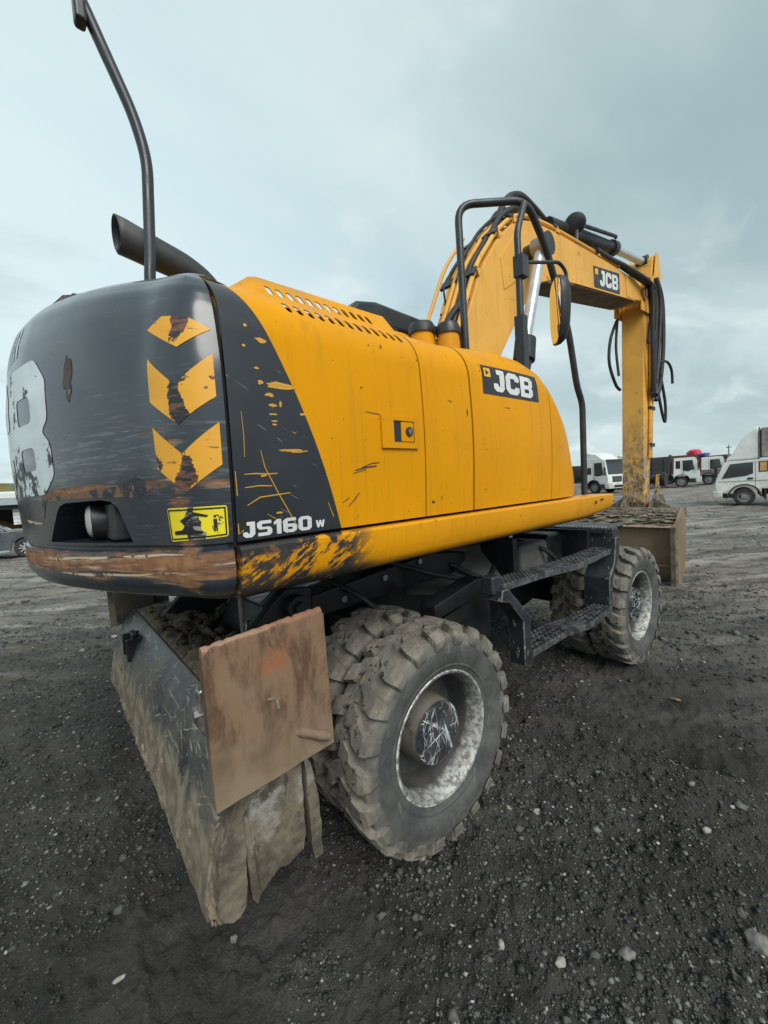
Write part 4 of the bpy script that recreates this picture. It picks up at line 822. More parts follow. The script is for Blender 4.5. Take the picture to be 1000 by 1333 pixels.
# boom lift cylinders on both sides
for sg in (-1, 1):
    y = sg*.36; a = Vector((2.807,y,4.033)); b = Vector((2.371,y,2.81)); g = Vector((2.42,y,3.03)); c_ = Vector((1.95,y,1.7))
    lc = up_part('lift_cylinder', MB().cyl(c_, b, .075, 24).cyl(b, g, .105, 24, .10), M['hose'], bevel=.006)
    part('cylinder_rod', MB().cyl(g, a, .055, 20), M['chrome'], lc)
    part('rod_eye', MB().cyl(a+Vector((0,-.07,0)), a+Vector((0,.07,0)), .10, 20), M['steel'], lc); part('pivot_boss', MB().cyl((a.x,sg*.19,a.z),(a.x,sg*.43,a.z),.075,20).cyl((a.x,sg*.43,a.z),(a.x,sg*.46,a.z),.115,20), M['black'], lc)
# --- dipper arm
DP = [(6.70,1.02),(6.80,.98),(6.92,1.05),(7.0,1.4),(7.13,2.2),(7.28,3.24),(7.42,4.3),(7.62,4.85),(7.78,5.2),(7.74,5.50),(7.60,5.62),(7.48,5.52),(7.38,5.15),(7.05,4.86),(6.86,4.5),(6.80,3.3),(6.66,1.12)]
dp = up_part('dipper', MB().prism(DP, -.17, .17), M['boom'], bevel=.012, smooth=25)
for sg in (-1, 1):
    part('dipper_cheek', MB().prism([(6.62,4.38),(7.5,4.45),(7.80,5.25),(7.68,5.60),(7.54,5.62),(7.42,5.20),(7.05,4.90),(6.66,4.90)], sg*.205-.012, sg*.205+.012), M['boom'], dp, .006)
    part('pivot_pin', MB().cyl((6.72,sg*.215,4.66),(6.72,sg*.25,4.66),.10,20).cyl((6.72,sg*.25,4.66),(6.72,sg*.265,4.66),.05,12), M['rustdk'], dp)
part('added_boom_underplate', MB().prism([(3.3,3.905),(3.86,4.045),(4.8,4.197),(6.40,4.470),(6.40,4.462),(4.8,4.187),(3.86,4.034),(3.3,3.893)], -.186, .186), M['under'], bo)  # thin added plate that turns the boom's underside darker brown
for xx, rr_ in ((6.93,.03),(7.03,.024)): part('dipper_pipe', MB().tube([(xx+.0,-.195,1.9),(xx+.12,-.20,3.0),(xx+.22,-.20,4.3)], rr_, 8), M['boom'], dp)
for zz_ in (2.1, 2.75, 3.35): part('pipe_clamp', MB().box((6.92+(zz_-2)*.1,-.23,zz_),(7.14+(zz_-2)*.1,-.165,zz_+.06)), M['black'], dp)
for k_, q in enumerate([[(6.65,-.30,4.85),(6.80,-.33,4.6),(6.82,-.31,3.9),(6.92,-.28,3.2),(7.0,-.25,2.95)], [(6.75,-.28,4.9),(7.0,-.32,4.6),(7.02,-.30,3.9),(7.0,-.27,3.1)], [(7.1,-.3,5.0),(7.28,-.32,4.6),(7.2,-.3,3.8),(7.05,-.28,3.0)],
        [(7.35,-.25,5.1),(7.5,-.3,4.7),(7.42,-.32,3.9),(7.25,-.3,3.2),(7.05,-.28,2.9)], [(7.05,-.28,3.3),(7.25,-.32,2.7),(7.4,-.33,2.55),(7.42,-.33,2.9),(7.25,-.3,3.4)], [(7.1,-.27,3.55),(7.45,-.35,3.62),(7.66,-.38,3.5),(7.72,-.38,3.25)], [(6.7,.2,4.35),(6.5,.24,4.0),(6.44,.25,3.6),(6.62,.22,3.25),(6.76,.19,3.15)], [(6.75,.2,4.4),(6.70,.22,3.9),(6.74,.2,3.4)]]):
    hose('dipper_hose', q, (.034,.03,.032,.034,.024,.022,.026,.022)[k_], dp)
part('hose_clamp', MB().box((6.93,-.32,3.0),(7.16,-.22,3.12)), M['black'], dp, .01)
# bucket cylinder on the far face, links and bucket
bc = up_part('bucket_cylinder', MB().cyl((7.55,0,4.4),(7.42,0,2.1),.085,20), M['hose']); part('cylinder_rod', MB().cyl((7.42,0,2.1),(7.38,0,1.55),.05,16), M['chrome'], bc)
for sg in (-1, 1): part('bucket_link', MB().prism([(7.30,1.60),(7.48,1.60),(7.46,1.40),(7.2,1.0),(7.05,.86),(6.98,.98),(7.18,1.25)], sg*.22-.03, sg*.22+.03), M['boom'], bc, .01)
part('link_pin', MB().cyl((7.39,-.3,1.5),(7.39,.3,1.5),.08,16).cyl((7.39,-.33,1.5),(7.39,-.27,1.5),.13,16), M['hose'], bc)
BK = [(5.42,.845),(5.80,.90),(6.35,.97),(6.80,.93),(7.02,.72),(7.02,.42),(6.85,.16),(6.5,.03),(5.9,.0),(5.45,.0)]
def shell(P, th): 
    out = []
    for i in range(len(P)):
        a = Vector(P[max(i-1, 0)]); b = Vector(P[min(i+1, len(P)-1)]); t = (b-a).normalized(); n = Vector((t.y, -t.x)); out.append(tuple(Vector(P[i])+n*th))
    return out
def bprism(P, y0, y1, ny=1): return MB().prism(P+shell(P, .035)[::-1], y0, y1)
bk = part('bucket', MB().prism([(5.47,.845),(5.72,.90),(5.93,.92),(5.97,.75),(5.97,.45),(5.90,.2),(5.75,.05),(5.62,.06),(5.50,.27)], -.74, .74), M['bucket'], root, .02)
for sg in (-1, 1):
    part('bucket_side', MB().prism([(5.44,.86),(5.62,.93),(5.80,1.06),(5.93,1.10),(6.03,.95),(6.05,.5),(5.95,.15),(5.80,.01),(5.45,-.01)], sg*.741, sg*.768), M['bucket'], bk, .004); part('side_cutter', MB().prism([(5.36,.86),(5.47,.86),(5.50,0.02),(5.38,-.01)], sg*.735, sg*.80), M['mudplate'], bk, .006)
part('bucket_lip', MB().prism([(5.38,.845),(5.44,.86),(5.50,.862),(5.50,.842)], -.77, .77), M['mud'], bk)
part('wear_strip', MB().prism([(5.455,.30),(5.475,.30),(5.49,.265),(5.47,.262)], -.73, .73), M['rustdk'], bk)
for sg in (-1, 1):
    part('bucket_ear', MB().prism([(6.15,.98),(7.0,.98),(7.12,1.1),(6.98,1.24),(6.70,1.27),(6.40,1.15)], sg*.215-.02, sg*.215+.02), M['mudplate'], bk, .008)
    part('ear_gusset', MB().prism([(.0,.0),(.26,.0),(.0,.17)], 6.45, 6.48, 0).xf(Matrix.Translation((0, .235, 1.05)) if sg > 0 else (Matrix.Translation((0, -.235, 1.05)) @ Matrix.Scale(-1, 4, (0,1,0)))), M['mudplate'], bk)
part('dipper_pin', MB().cyl((6.79,-.27,1.08),(6.79,.27,1.08),.06,16), M['rustdk'], bk)
def clods(name, n, area, r0, r1, mat, par, sq=(1,1,.75), seed=3):
    mb = MB(); rr = random.Random(seed)
    for i in range(n):
        p = area(rr); mb.ball(p, r0+(r1-r0)*rr.random()**2.2, 1, .32, (sq[0]*(.7+.6*rr.random()), sq[1]*(.7+.6*rr.random()), sq[2]*(.7+.6*rr.random())), rr.random())
    return tag(part(name, mb, mat, par, smooth=50), kind='stuff')
part('hinge_plate', MB().prism([(5.55,.87),(5.85,.98),(6.35,1.06),(6.85,1.04),(6.9,.9),(6.0,.72)], -.60, .60), M['mudplate'], bk, .03)
clods('mud_cake', 260, lambda r_: (lambda x: (x, -.70+1.4*r_.random(), float(np.interp(x, [5.5,5.85,6.35,6.8], [.86,.985,1.06,1.04]))))(5.52+r_.random()*.8), .02, .075, M['mudplate'], bk, (1.4,1.4,.22))

# --- undercarriage
part('chassis_frame', MB().prism([(-.55,.62),(-.35,.98),(.55,1.02),(.75,.95),(1.75,.95),(2.0,1.02),(2.9,1.02),(3.05,.7),(2.9,.55),(2.0,.5),(1.75,.45),(.75,.45),(.5,.5),(-.4,.5)], -.42, .42), M['chassis'], root, .015)
part('pedestal', MB().lathe([(0,.9),(.82,.9),(.80,.98),(.64,1.14),(.62,1.24),(0,1.24)], (1.25,0,0), 2, 40), M['dustych'], root, .008)
part('slew_ring', MB().lathe([(0,1.20),(.69,1.20),(.70,1.215),(.70,1.25),(.66,1.262),(.66,1.345),(0,1.345)], (1.25,0,0), 2, 56), M['chassis'], root)
mb = MB()
for i in range(44): a = 2*math.pi*i/44; mb.cyl((1.25+.675*math.cos(a),.675*math.sin(a),1.245),(1.25+.675*math.cos(a),.675*math.sin(a),1.272),.012,6)
tag(part('ring_bolts', mb, M['chassis'], root), kind='stuff')
for xx in (0, 2.5694):
    ax = part('axle', MB().cyl((xx,-.92,.4979),(xx,.92,.4979),.105,20).ball((xx,0,.4979),.24,2), M['chassis'], root)
part('axle_arm', MB().prism([(-.15,.62),(.25,.62),(.18,.95),(-.1,.95)], -.75, -.45), M['chassis'], root, .01); part('axle_arm', MB().prism([(2.42,.62),(2.75,.62),(2.70,.95),(2.46,.95)], -.75, -.45), M['chassis'], root, .01)
# black beams and plates between wheel, blade and chassis
part('side_beam', MB().prism([(-.30,1.12),(.62,1.205),(.98,1.16),(.98,1.02),(.60,1.03),(-.30,.99)], -.62, -.42), M['chassis'], root, .012)
part('frame_rail', MB().prism([(.25,1.00),(.62,1.075),(.72,1.07),(.72,.985),(.25,.90)], -.98, -.86), M['chassis'], root, .008)
part('toolbox', MB().box((1.32,-.86,.88),(1.72,-.50,1.17)), M['dustych'], root, .03); part('battery_box', MB().box((1.76,-.84,.86),(2.02,-.50,1.20)), M['chassis'], root, .03)
part('cross_bar', MB().box((.95,-.95,.955),(2.0,-.88,.985)), M['chassis'], root, .004); part('step_hanger', MB().box((1.15,-.9,.93),(1.2,-.5,1.24)), M['chassis'], root); part('step_hanger', MB().box((1.98,-1.05,1.0),(2.04,-.5,1.22)), M['chassis'], root)
for q in ([(.2,-.5,1.24),(.45,-.72,1.12),(.75,-.78,1.02),(1.0,-.7,.9),(1.15,-.55,.82)], [(-.2,-.45,1.2),(-.05,-.7,1.08),(.1,-.75,.9),(.2,-.6,.7)], [(1.5,-.55,1.2),(1.6,-.9,1.1),(1.8,-.92,.9),(2.1,-.7,.8),(2.4,-.6,.75)]): part('hydraulic_hose', MB().tube(smooth_path(q, 6), .017, 8), M['hose'], root)
for q in ((-.1,1.06),(.2,1.12),(.5,1.17)): part('beam_bolt', MB().cyl((q[0],-.635,q[1]),(q[0],-.615,q[1]),.02,6), M['steel'], root)
part('hydraulic_hose', MB().tube(smooth_path([(-.45,-.35,1.05),(-.2,-.5,1.30),(.2,-.42,1.22),(.6,-.45,1.12)], 6), .022, 8).tube(smooth_path([(.8,-.62,1.1),(1.0,-.76,.98),(1.2,-.72,1.06),(1.35,-.6,1.1)], 6), .018, 8), M['hose'], root)
# --- steps
def tread(pts_in, pts_out, z, name, n):            # grating between an inner and an outer edge line (x, y)
    mb = MB(); A = [Vector((a[0], a[1], a[2] if len(a) > 2 else z)) for a in pts_in]; B = [Vector((a[0], a[1], a[2] if len(a) > 2 else z)) for a in pts_out]
    def ev(P, t):
        q = t*(len(P)-1); i = min(int(q), len(P)-2); return P[i].lerp(P[i+1], q-i)
    for P, hgt in ((A, .034), (B, .036)):
        for i in range(len(P)-1): mb.bar(P[i]-Vector((0,0,hgt/2-.003)), P[i+1]-Vector((0,0,hgt/2-.003)), .008, hgt)
    for k_ in range(1, 4):
        f = k_/4
        for i in range(len(A)-1): mb.bar(A[i].lerp(B[i], f), A[i+1].lerp(B[i+1], f), .012, .010)
    for i in range(n+1):
        t = i/n; mb.bar(ev(A, t), ev(B, t), .016, .014)
    for i in range(n):
        for f in (0, .25, .5, .75, 1): q = ev(A, (i+.5)/n).lerp(ev(B, (i+.5)/n), f); mb.add([q+Vector((-.008,-.008,0)), q+Vector((.008,-.008,0)), q+Vector((.008,.008,0)), q+Vector((-.008,.008,0)), q+Vector((0,0,.012))], [(0,1,4),(1,2,4),(2,3,4),(3,0,4)])
    return part(name, mb, M['tread'], root, smooth=0)
tread([(.60,-1.05),(1.0,-1.06),(1.35,-1.10),(2.10,-1.06)], [(.60,-1.17),(1.0,-1.19),(1.35,-1.25),(2.12,-1.20)], 1.07, 'step_tread', 34)
tread([(.80,-1.06,.64),(1.25,-1.06,.64),(1.45,-1.10,.64),(1.93,-1.12,.645)], [(.80,-1.22,.64),(1.25,-1.22,.64),(1.45,-1.27,.64),(1.93,-1.24,.645)], .64, 'step_tread', 28)
tread([(2.42,-.35),(2.42,-.8),(2.42,-1.16)], [(2.04,-.35),(2.04,-.8),(2.04,-1.18)], 1.225, 'platform_tread', 26)
mb = MB()
for i in range(34): mb.add([(2.035, -.36-.024*i, 1.215), (2.035, -.372-.024*i, 1.244), (2.035, -.384-.024*i, 1.215), (2.065, -.36-.024*i, 1.215), (2.065, -.372-.024*i, 1.244), (2.065, -.384-.024*i, 1.215)], [(0,1,2),(3,5,4),(0,3,4,1),(1,4,5,2)])
tag(part('platform_teeth', mb, M['stepp'], root, smooth=0), kind='stuff')
part('platform_leg', MB().box((2.06,-.42,.95),(2.14,-.36,1.21)), M['chassis'], root)
SP = [(.54,1.06),(.60,1.06),(.635,1.02),(.76,.90),(.80,.86),(.80,.575),(.76,.56),(.725,.58),(.725,.84),(.60,.98),(.52,1.0)]
def side_plate(P, yfn, name):
    mb = MB(); n = len(P); vs = [(x, yfn(z)[0], z) for x, z in P]+[(x, yfn(z)[1], z) for x, z in P]
    return part(name, mb.add(vs, [tuple(range(n)), tuple(range(2*n-1, n-1, -1))]+[(i, i+n, (i+1) % n+n, (i+1) % n) for i in range(n)]), M['stepp'], root, .006)
side_plate(SP, lambda z: (-1.22+.04*max(0, z-.9), -1.115), 'step_bracket'); side_plate([(2.06,1.16),(2.14,1.16),(2.12,1.0),(2.02,.90),(1.98,.83),(1.96,.60),(1.91,.60),(1.92,.86),(2.02,.97)], lambda z: (-1.235, -1.04), 'step_bracket')
part('bracket_head', MB().box((.505,-1.175,1.03),(.585,-1.095,1.135)), M['stepp'], root, .012); part('platform_end', MB().box((2.06,-1.22,1.11),(2.17,-1.0,1.235)), M['stepp'], root, .02)
part('wheel_guard', MB().prism([(.10,.56),(.74,.60),(.74,.99),(.30,.93)], -.98, -.95), M['chassis'], root)
# --- rear blade
BL = [(-.59,.855),(-.65,.855),(-.72,.852),(-.855,.842),(-.885,.82),(-.937,.76),(-.972,.68),(-1.0,.60),(-1.022,.48),(-1.04,.39),(-1.035,.335),(-.995,.33),(-.95,.45),(-.90,.58),(-.80,.66),(-.59,.68)]
mb = MB(); NB = 48; npf = len(BL)
for i in range(NB+1):
    y = -1.15+2.3*i/NB
    for x, z in BL:
        e = 0 if z > .8 else (mnoise.fractal(Vector((x*5, y*6, z*5)), 1, 2, 4)*.012)
        mb.v.append((x+e, y, z+e*.6))
mb.f = [(i*npf+k_, (i+1)*npf+k_, (i+1)*npf+(k_+1) % npf, i*npf+(k_+1) % npf) for i in range(NB) for k_ in range(npf)]+[tuple(range(npf)), tuple(NB*npf+k_ for k_ in range(npf-1, -1, -1))]
bl = part('rear_blade', mb, M['blade'], root, smooth=30)
mb = MB(); NB = 200; ring = 18
for i in range(NB+1):                                  # mud caked along the lower lip, thicker at the near end
    y = -1.17+2.33*i/NB; nn = mnoise.fractal(Vector((y*3.5, 1.7, .3)), 1, 2, 5); r_ = .027+.015*nn+.012*max(0, 1-(y+1.17)/.22)
    for k_ in range(ring):
        a = 2*math.pi*k_/ring; q = r_*(1+.55*mnoise.fractal(Vector((math.cos(a)*2.4, y*19, math.sin(a)*2.4)), .9, 2, 5)); mb.v.append((-1.022+q*.75*math.cos(a)+.03*max(0, -.7-y), y, .372+q*1.3*math.sin(a)))
mb.f = [(i*ring+k_, i*ring+(k_+1) % ring, (i+1)*ring+(k_+1) % ring, (i+1)*ring+k_) for i in range(NB) for k_ in range(ring)]+[tuple(range(ring)), tuple(NB*ring+k_ for k_ in range(ring))]
part('mud_crust', mb, M['mud'], bl, smooth=60)
clods('mud_lump', 150, lambda r_: (lambda y, q: (-1.030+.075*(q-.33)**1.0+.012*r_.random(), y, q))(-1.17+2.3*r_.random()**1.8, .33+.22*r_.random()**2), .006, .026, M['mud'], bl, (.5,1.3,1.2), 9)
clods('soil_heap', 420, lambda r_: (-.82+.24*r_.random(), -1.05+2.05*r_.random(), .855+.035*r_.random()), .008, .045, M['soil'], bl, (1.1,1.1,.8), 5)
mb = MB()
def heap(u, v):
    x = -.85+.27*u; y = -1.1+2.2*v; e = math.sin(math.pi*u)**.6*math.sin(math.pi*v)**.4; return (x, y, .852+e*(.035+.05*mnoise.fractal(Vector((x*7, y*5, 0)), 1, 2, 5)))
part('soil_layer', mb.grid(heap, 24, 90), M['soil'], bl, smooth=70)
for sg in (-1, 1):
    part('blade_end', MB().prism(rough_poly([(-.86,.80),(-.93,.72),(-.995,.58),(-1.025,.44),(-1.020,.385),(-1.005,.345),(-.978,.322),(-.950,.324),(-.930,.352),(-.920,.42),(-.918,.64),(-.84,.74)], .003, .010, 4.), sg*1.11, sg*1.205), M['mudplate'], bl, .022, seg=3)
    part('end_gusset', MB().prism(rough_poly([(-.912,.74),(-.69,.74),(-.694,.42),(-.705,.372),(-.735,.362),(-.765,.352),(-.80,.362),(-.835,.345),(-.865,.325),(-.885,.300),(-.90,.34)], .003, .012, 1.), sg*1.15-.02, sg*1.15+.014), M['mudplate'], bl, .004)
    part('end_rib', MB().prism(rough_poly([(-.683,.74),(-.655,.66),(-.638,.55),(-.632,.44),(-.638,.315),(-.668,.312),(-.676,.36)], .003, .018, 2.), sg*1.16-.02, sg*1.16+.02), M['mudplate'], bl, .006)
    part('end_rail', MB().prism(rough_poly([(-.918,.66),(-.90,.66),(-.872,.33),(-.885,.30),(-.905,.33)], .002, .02, 3.), sg*1.165-.012, sg*1.165+.015), M['mudplate'], bl, .003)
    sp_ = part('side_plate', MB().prism(rough_poly([(-1.012,1.205),(-.99,1.222),(-.62,1.243),(-.602,1.23),(-.594,.755),(-1.009,.728)], .002, .018, sg), sg*1.25, sg*1.25-sg*.035), M['rust'] if sg < 0 else M['mudplate'], bl, .005, seg=2, smooth=50)
    part('plate_rim', MB().tube([(-1.008+.40*i/30,sg*(1.232+.004*mnoise.noise(Vector((i*.9,2,sg)))),1.212+.026*i/30+.005*mnoise.noise(Vector((i*.7,0,sg)))) for i in range(31)], 1, 10, True, [.0165+.004*mnoise.noise(Vector((i*.8,5,sg))) for i in range(31)]), M['rustdk'], sp_)
    part('plate_peg', MB().tube([(-.745,sg*1.240,.862),(-.72,sg*1.246,.850),(-.685,sg*1.252,.832),(-.65,sg*1.256,.812),(-.622,sg*1.258,.798),(-.612,sg*1.254,.794)], 1, 12, True, [.008,.016,.015,.018,.015,.008]), M['rust'], sp_)
    part('weld_mark', MB().bar((-.80,sg*1.252,1.005),(-.795,sg*1.252,.965),.010,.006,roll=(0,1,0)).bar((-.83,sg*1.252,1.012),(-.79,sg*1.252,1.0),.008,.005,roll=(0,1,0)), M['mud'], sp_)
    part('plate_arm', MB().prism([(-.98,1.05),(-.72,1.08),(-.70,.74),(-.97,.74)], sg*1.20-.012, sg*1.20+.012), M['blade'], bl, .004)
    part('blade_arm', MB().prism([(-.86,.80),(-.70,.70),(-.30,.92),(-.30,1.17),(-.44,1.19),(-.52,1.13)], sg*.60-.03, sg*.60+.03), M['chassis'], bl, .01)
    part('arm_pin', MB().cyl((-.405,sg*.62,1.095),(-.405,sg*.70,1.095),.062,20).cyl((-.405,sg*.70,1.095),(-.405,sg*.725,1.095),.036,6), M['chassis'], bl, .005)
part('plate_bracket', MB().prism([(-1.02,1.09),(-.97,1.11),(-.95,.98),(-1.0,.93),(-1.03,.99)], -1.21, -1.17), M['steel'], bl, .008)
part('bracket_bolt', MB().cyl((-1.035,-1.19,1.02),(-1.0,-1.19,1.02),.022,8), M['steel'], bl)
part('tow_bracket', MB().box((-1.0,.50,.66),(-.90,.53,.80)).box((-1.0,.66,.66),(-.90,.69,.80)).box((-.96,.53,.66),(-.93,.66,.82)), M['chassis'], bl, .006)
part('wire_hook', MB().tube(smooth_path([(-.62,-.55,.86),(-.62,-.55,1.02),(-.60,-.52,1.05),(-.60,-.46,1.0)], 5), .008, 6).tube([(-.66,-.60,.86),(-.66,-.60,1.3)], .009, 6), M['steel'], bl)

# --- wheels
def tyre_mesh():
    C_ = [(.292,-.102),(.300,-.112),(.318,-.119),(.323,-.1245),(.330,-.1255),(.334,-.124),(.36,-.136),(.40,-.141),(.43,-.137),(.455,-.128),(.466,-.120),(.471,-.106),(.474,-.06),(.476,0),(.474,.06),(.471,.106),(.466,.120),(.455,.128),(.43,.137),(.40,.141),(.36,.136),(.334,.124),(.330,.1255),(.323,.1245),(.318,.119),(.300,.112),(.292,.102)]
    mb = MB().lathe(C_, (0,0,0), 1, 96); NL = 22
    for sg in (-1, 1):
        for i in range(NL):
            th0 = 2*math.pi*(i+(.5 if sg > 0 else 0))/NL; secs = []
            #         y offset, outer radius, base radius, sweep, half width top
            for y, ro, rb, sw, hw in ((-.012,.507,.466,-.14,.072),(.050,.508,.466,-.055,.078),(.060,.508,.465,.005,.078),(.114,.505,.455,.045,.076),(.134,.493,.445,.045,.072),(.1355,.484,.44,.045,.066),(.1475,.466,.43,.045,.060),(.1495,.438,.425,.045,.046)):
                jit = .004*rng.standard_normal(); row = []
                for r_, w_ in ((rb, hw*1.14), (ro+jit*.3, hw), (ro+jit*.3, -hw), (rb, -hw*1.14)):
                    a = th0+sw+w_; yy = sg*(y if r_ != rb else y*.97); row.append((r_*math.cos(a), yy, r_*math.sin(a)))
                secs.append(row)
            vs = [p for s_ in secs for p in s_]; n = 4
            fs = [(q*n+k_, q*n+k_+1, (q+1)*n+k_+1, (q+1)*n+k_) for q in range(len(secs)-1) for k_ in range(n-1)]+[tuple(range(n)), tuple((len(secs)-1)*n+k_ for k_ in range(n-1, -1, -1))]
            mb.add(vs, fs)
    return mb.mesh('tyre', M['tyre'], 20)
def rim_mesh(): return MB().lathe([(.297,.098),(.3045,.100),(.3045,.108),(.296,.114),(.286,.113),(.279,.104),(.272,.085),(.266,.06),(.262,.02),(.255,.0),(.252,-.06),(.245,-.075),(.16,-.080),(.10,-.078)], (0,0,0), 1, 72).mesh('rim', M['rim'], 40)
def hub_mesh(bolts):
    mb = MB().lathe([(.155,.12),(.155,.03),(.150,-.02),(.146,-.045),(.140,-.058),(.128,-.064),(0,-.064)], (0,0,0), 1, 40)
    if bolts:
        for r_, n, br in ((.10, 8, .012), (.055, 6, .010)):
            for i in range(n): a = 2*math.pi*i/n; mb.cyl((r_*math.cos(a),-.062,r_*math.sin(a)),(r_*math.cos(a),-.078,r_*math.sin(a)),br,6)
        mb.lathe([(.04,-.064),(.04,-.075),(0,-.078)], (0,0,0), 1, 20)
    return mb.mesh('hub', M['hub'], 35)
tm = tyre_mesh(); tm2 = tm; rmn = rim_mesh(); h1, h2 = hub_mesh(False), hub_mesh(True)
def wheel(x, y, outward, hub, rot):
    w_ = empty('wheel', (x, y, .4979), 0, root); t = part('tyre', tm, None, w_); t.rotation_euler.y = rot
    r_ = part('rim', rmn, None, w_); r_.rotation_euler.z = math.pi if outward < 0 else 0; r_.rotation_euler.y = rot
    if hub:
        h = part('hub', hub, None, w_); h.location.y = outward*.02; h.rotation_euler.z = 0 if outward < 0 else math.pi
    if rot > 1.5: t.rotation_euler.z = math.pi
    return w_
YO = 1.119
for x, hb in ((0, h1), (2.5694, h2)):
    for sg in (-1, 1):
        wheel(x, sg*YO, sg, hb, .12 if x < 1 else .31); wheel(x, sg*(YO-.325), sg, None, .22)

# ------------------------------------------------------------------ parked vehicles
def mat_vwhite():
    k = NT('white_vehicle_paint'); x, y, z = k.xyz(); c = k.mix(k.mr(k.noise(2, 4), .3, .7), (.74, .76, .74), (.62, .64, .62))
    d = k.mr(k.math('ADD', k.math('MULTIPLY', k.noise(3, 6, .7), .9), k.math('MULTIPLY', z, -.35)), .05, .35); return k.fin(k.mix(k.math('MULTIPLY', d, .75), c, (.30, .27, .22)), .4, 0, .4, .1)
M['vwhite'] = mat_vwhite(); M['vgrey'] = simple('dark_grey_car_paint', (.085, .095, .11), .3, .2, .1, 3, 0, .5, .4); M['vdark'] = simple('dark_tipper_paint', (.035, .033, .032), .6, 0, .4, 3)
M['vtyre'] = simple('vehicle_tyre', (.03, .03, .03), .85, 0, .3, 8); M['vrim'] = simple('vehicle_rim', (.22, .22, .22), .5, .3, .3, 8); M['alloy'] = simple('alloy_wheel', (.55, .56, .58), .3, .6, .1)
M['vblack'] = simple('black_trim', (.015, .016, .018), .5); M['vred'] = simple('red_tarpaulin', (.5, .03, .06), .7, 0, .2); M['vblue'] = simple('blue_tarpaulin', (.05, .07, .25), .7, 0, .2)
M['vbrown'] = simple('brown_sheeting', (.10, .045, .035), .7, 0, .3); M['amber'] = simple('amber_card', (.50, .27, .10), .7, 0, .2); M['lampg'] = simple('headlamp_glass', (.55, .58, .60), .12, .1); M['greyp'] = simple('grey_lower_panel', (.16, .15, .145), .6, 0, .2)
M['vbody'] = simple('weathered_box_body', (.22, .21, .19), .7, 0, .4, 2); M['stripe'] = simple('grey_stripe', (.30, .32, .28), .5); M['teal'] = simple('faded_blue_marking', (.20, .45, .55), .5)
def vwheel(par, x, y, r, w=.28, rim='vrim', spokes=0):
    sg = 1 if y > 0 else -1; w_ = empty('wheel', (x, y, r), 0, par)
    part('tyre', MB().lathe([(r*.60,-w/2),(r*.92,-w/2),(r,-w*.36),(r,w*.36),(r*.92,w/2),(r*.60,w/2)], (0,0,0), 1, 32, True), M['vtyre'], w_)
    q = MB().lathe([(r*.62,sg*w*.48),(r*.55,sg*w*.44),(r*.52,sg*w*.25),(r*.30,sg*w*.28),(r*.28,sg*w*.46),(r*.12,sg*w*.48),(0,sg*w*.48)], (0,0,0), 1, 28)
    if spokes:
        q = MB().lathe([(r*.66,sg*w*.49),(r*.58,sg*w*.47),(r*.56,sg*w*.2),(0,sg*w*.2)], (0,0,0), 1, 28)
        part('brake_disc', MB().cyl((0,sg*w*.1,0),(0,sg*w*.22,0),r*.5,20), M['vblack'], w_)
        sp = MB()
        for i in range(spokes):
            a = 2*math.pi*i/spokes; sp.bar((r*.05*math.cos(a),sg*w*.44,r*.05*math.sin(a)),(r*.62*math.cos(a),sg*w*.46,r*.62*math.sin(a)),r*.13,.03,roll=(0,1,0))
        part('spokes', sp, M[rim], w_); return part('rim', MB().lathe([(r*.66,sg*w*.2),(r*.68,sg*w*.49),(r*.60,sg*w*.5),(r*.58,sg*w*.2)], (0,0,0), 1, 28), M[rim], w_)
    return part('rim', q, M[rim], w_)
def pane(par, pts, y, name='window', mat='glass', th=.012):
    """glass in a side wall: polygon in (x, z) at offset y"""
    sg = 1 if y > 0 else -1; return part(name, MB().prism(pts, y-sg*.004, y+sg*th), M[mat], par)
def arch(x, r, n=10): return [(x+r*math.cos(a), r*math.sin(a)) for a in np.linspace(math.pi, 0, n)]

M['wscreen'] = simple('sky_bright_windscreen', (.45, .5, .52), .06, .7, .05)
# dark grey car seen from its side, nose to +x
car = tag(empty('parked_car', (-1.95, 17.45, 0), R(2)), 'dark grey parked car with silver alloy wheel in front of the low white roofed shed', 'car')
r_ = .33; zf = .28
body = [(.95,zf),(.97,.55),(.90,.70),(.62,.84),(-.1,.95),(-.75,.96),(-2.9,.98),(-3.25,.93),(-3.38,.80),(-3.38,.35),(-3.3,zf)]
wa = [(x, z+.31) for x, z in arch(-2.65, .39)]; wb = [(x, z+.31) for x, z in arch(0, .39)]
prof = body+[(-3.04,zf)]+[p for p in wa if p[1] > zf]+[(-2.26,zf),(-.39,zf)]+[p for p in wb if p[1] > zf]+[(.39,zf)]
part('body', MB().prism(prof, -.88, .88), M['vgrey'], car, .05, seg=3)
part('roof', MB().prism([(-.42,.95),(-1.02,1.38),(-1.45,1.45),(-2.3,1.45),(-2.75,1.33),(-3.2,.97)], -.74, .74), M['vgrey'], car, .06, seg=3)
part('windscreen', MB().prism([(-.32,.955),(-.94,1.375),(-1.02,1.392),(-.44,.955)], -.68, .68), M['wscreen'], car)
part('bonnet', MB().prism([(.86,.72),(.6,.86),(-.1,.968),(-.40,.975),(-.40,.95),(-.1,.945),(.6,.83)], -.74, .74), M['vgrey'], car, .01)
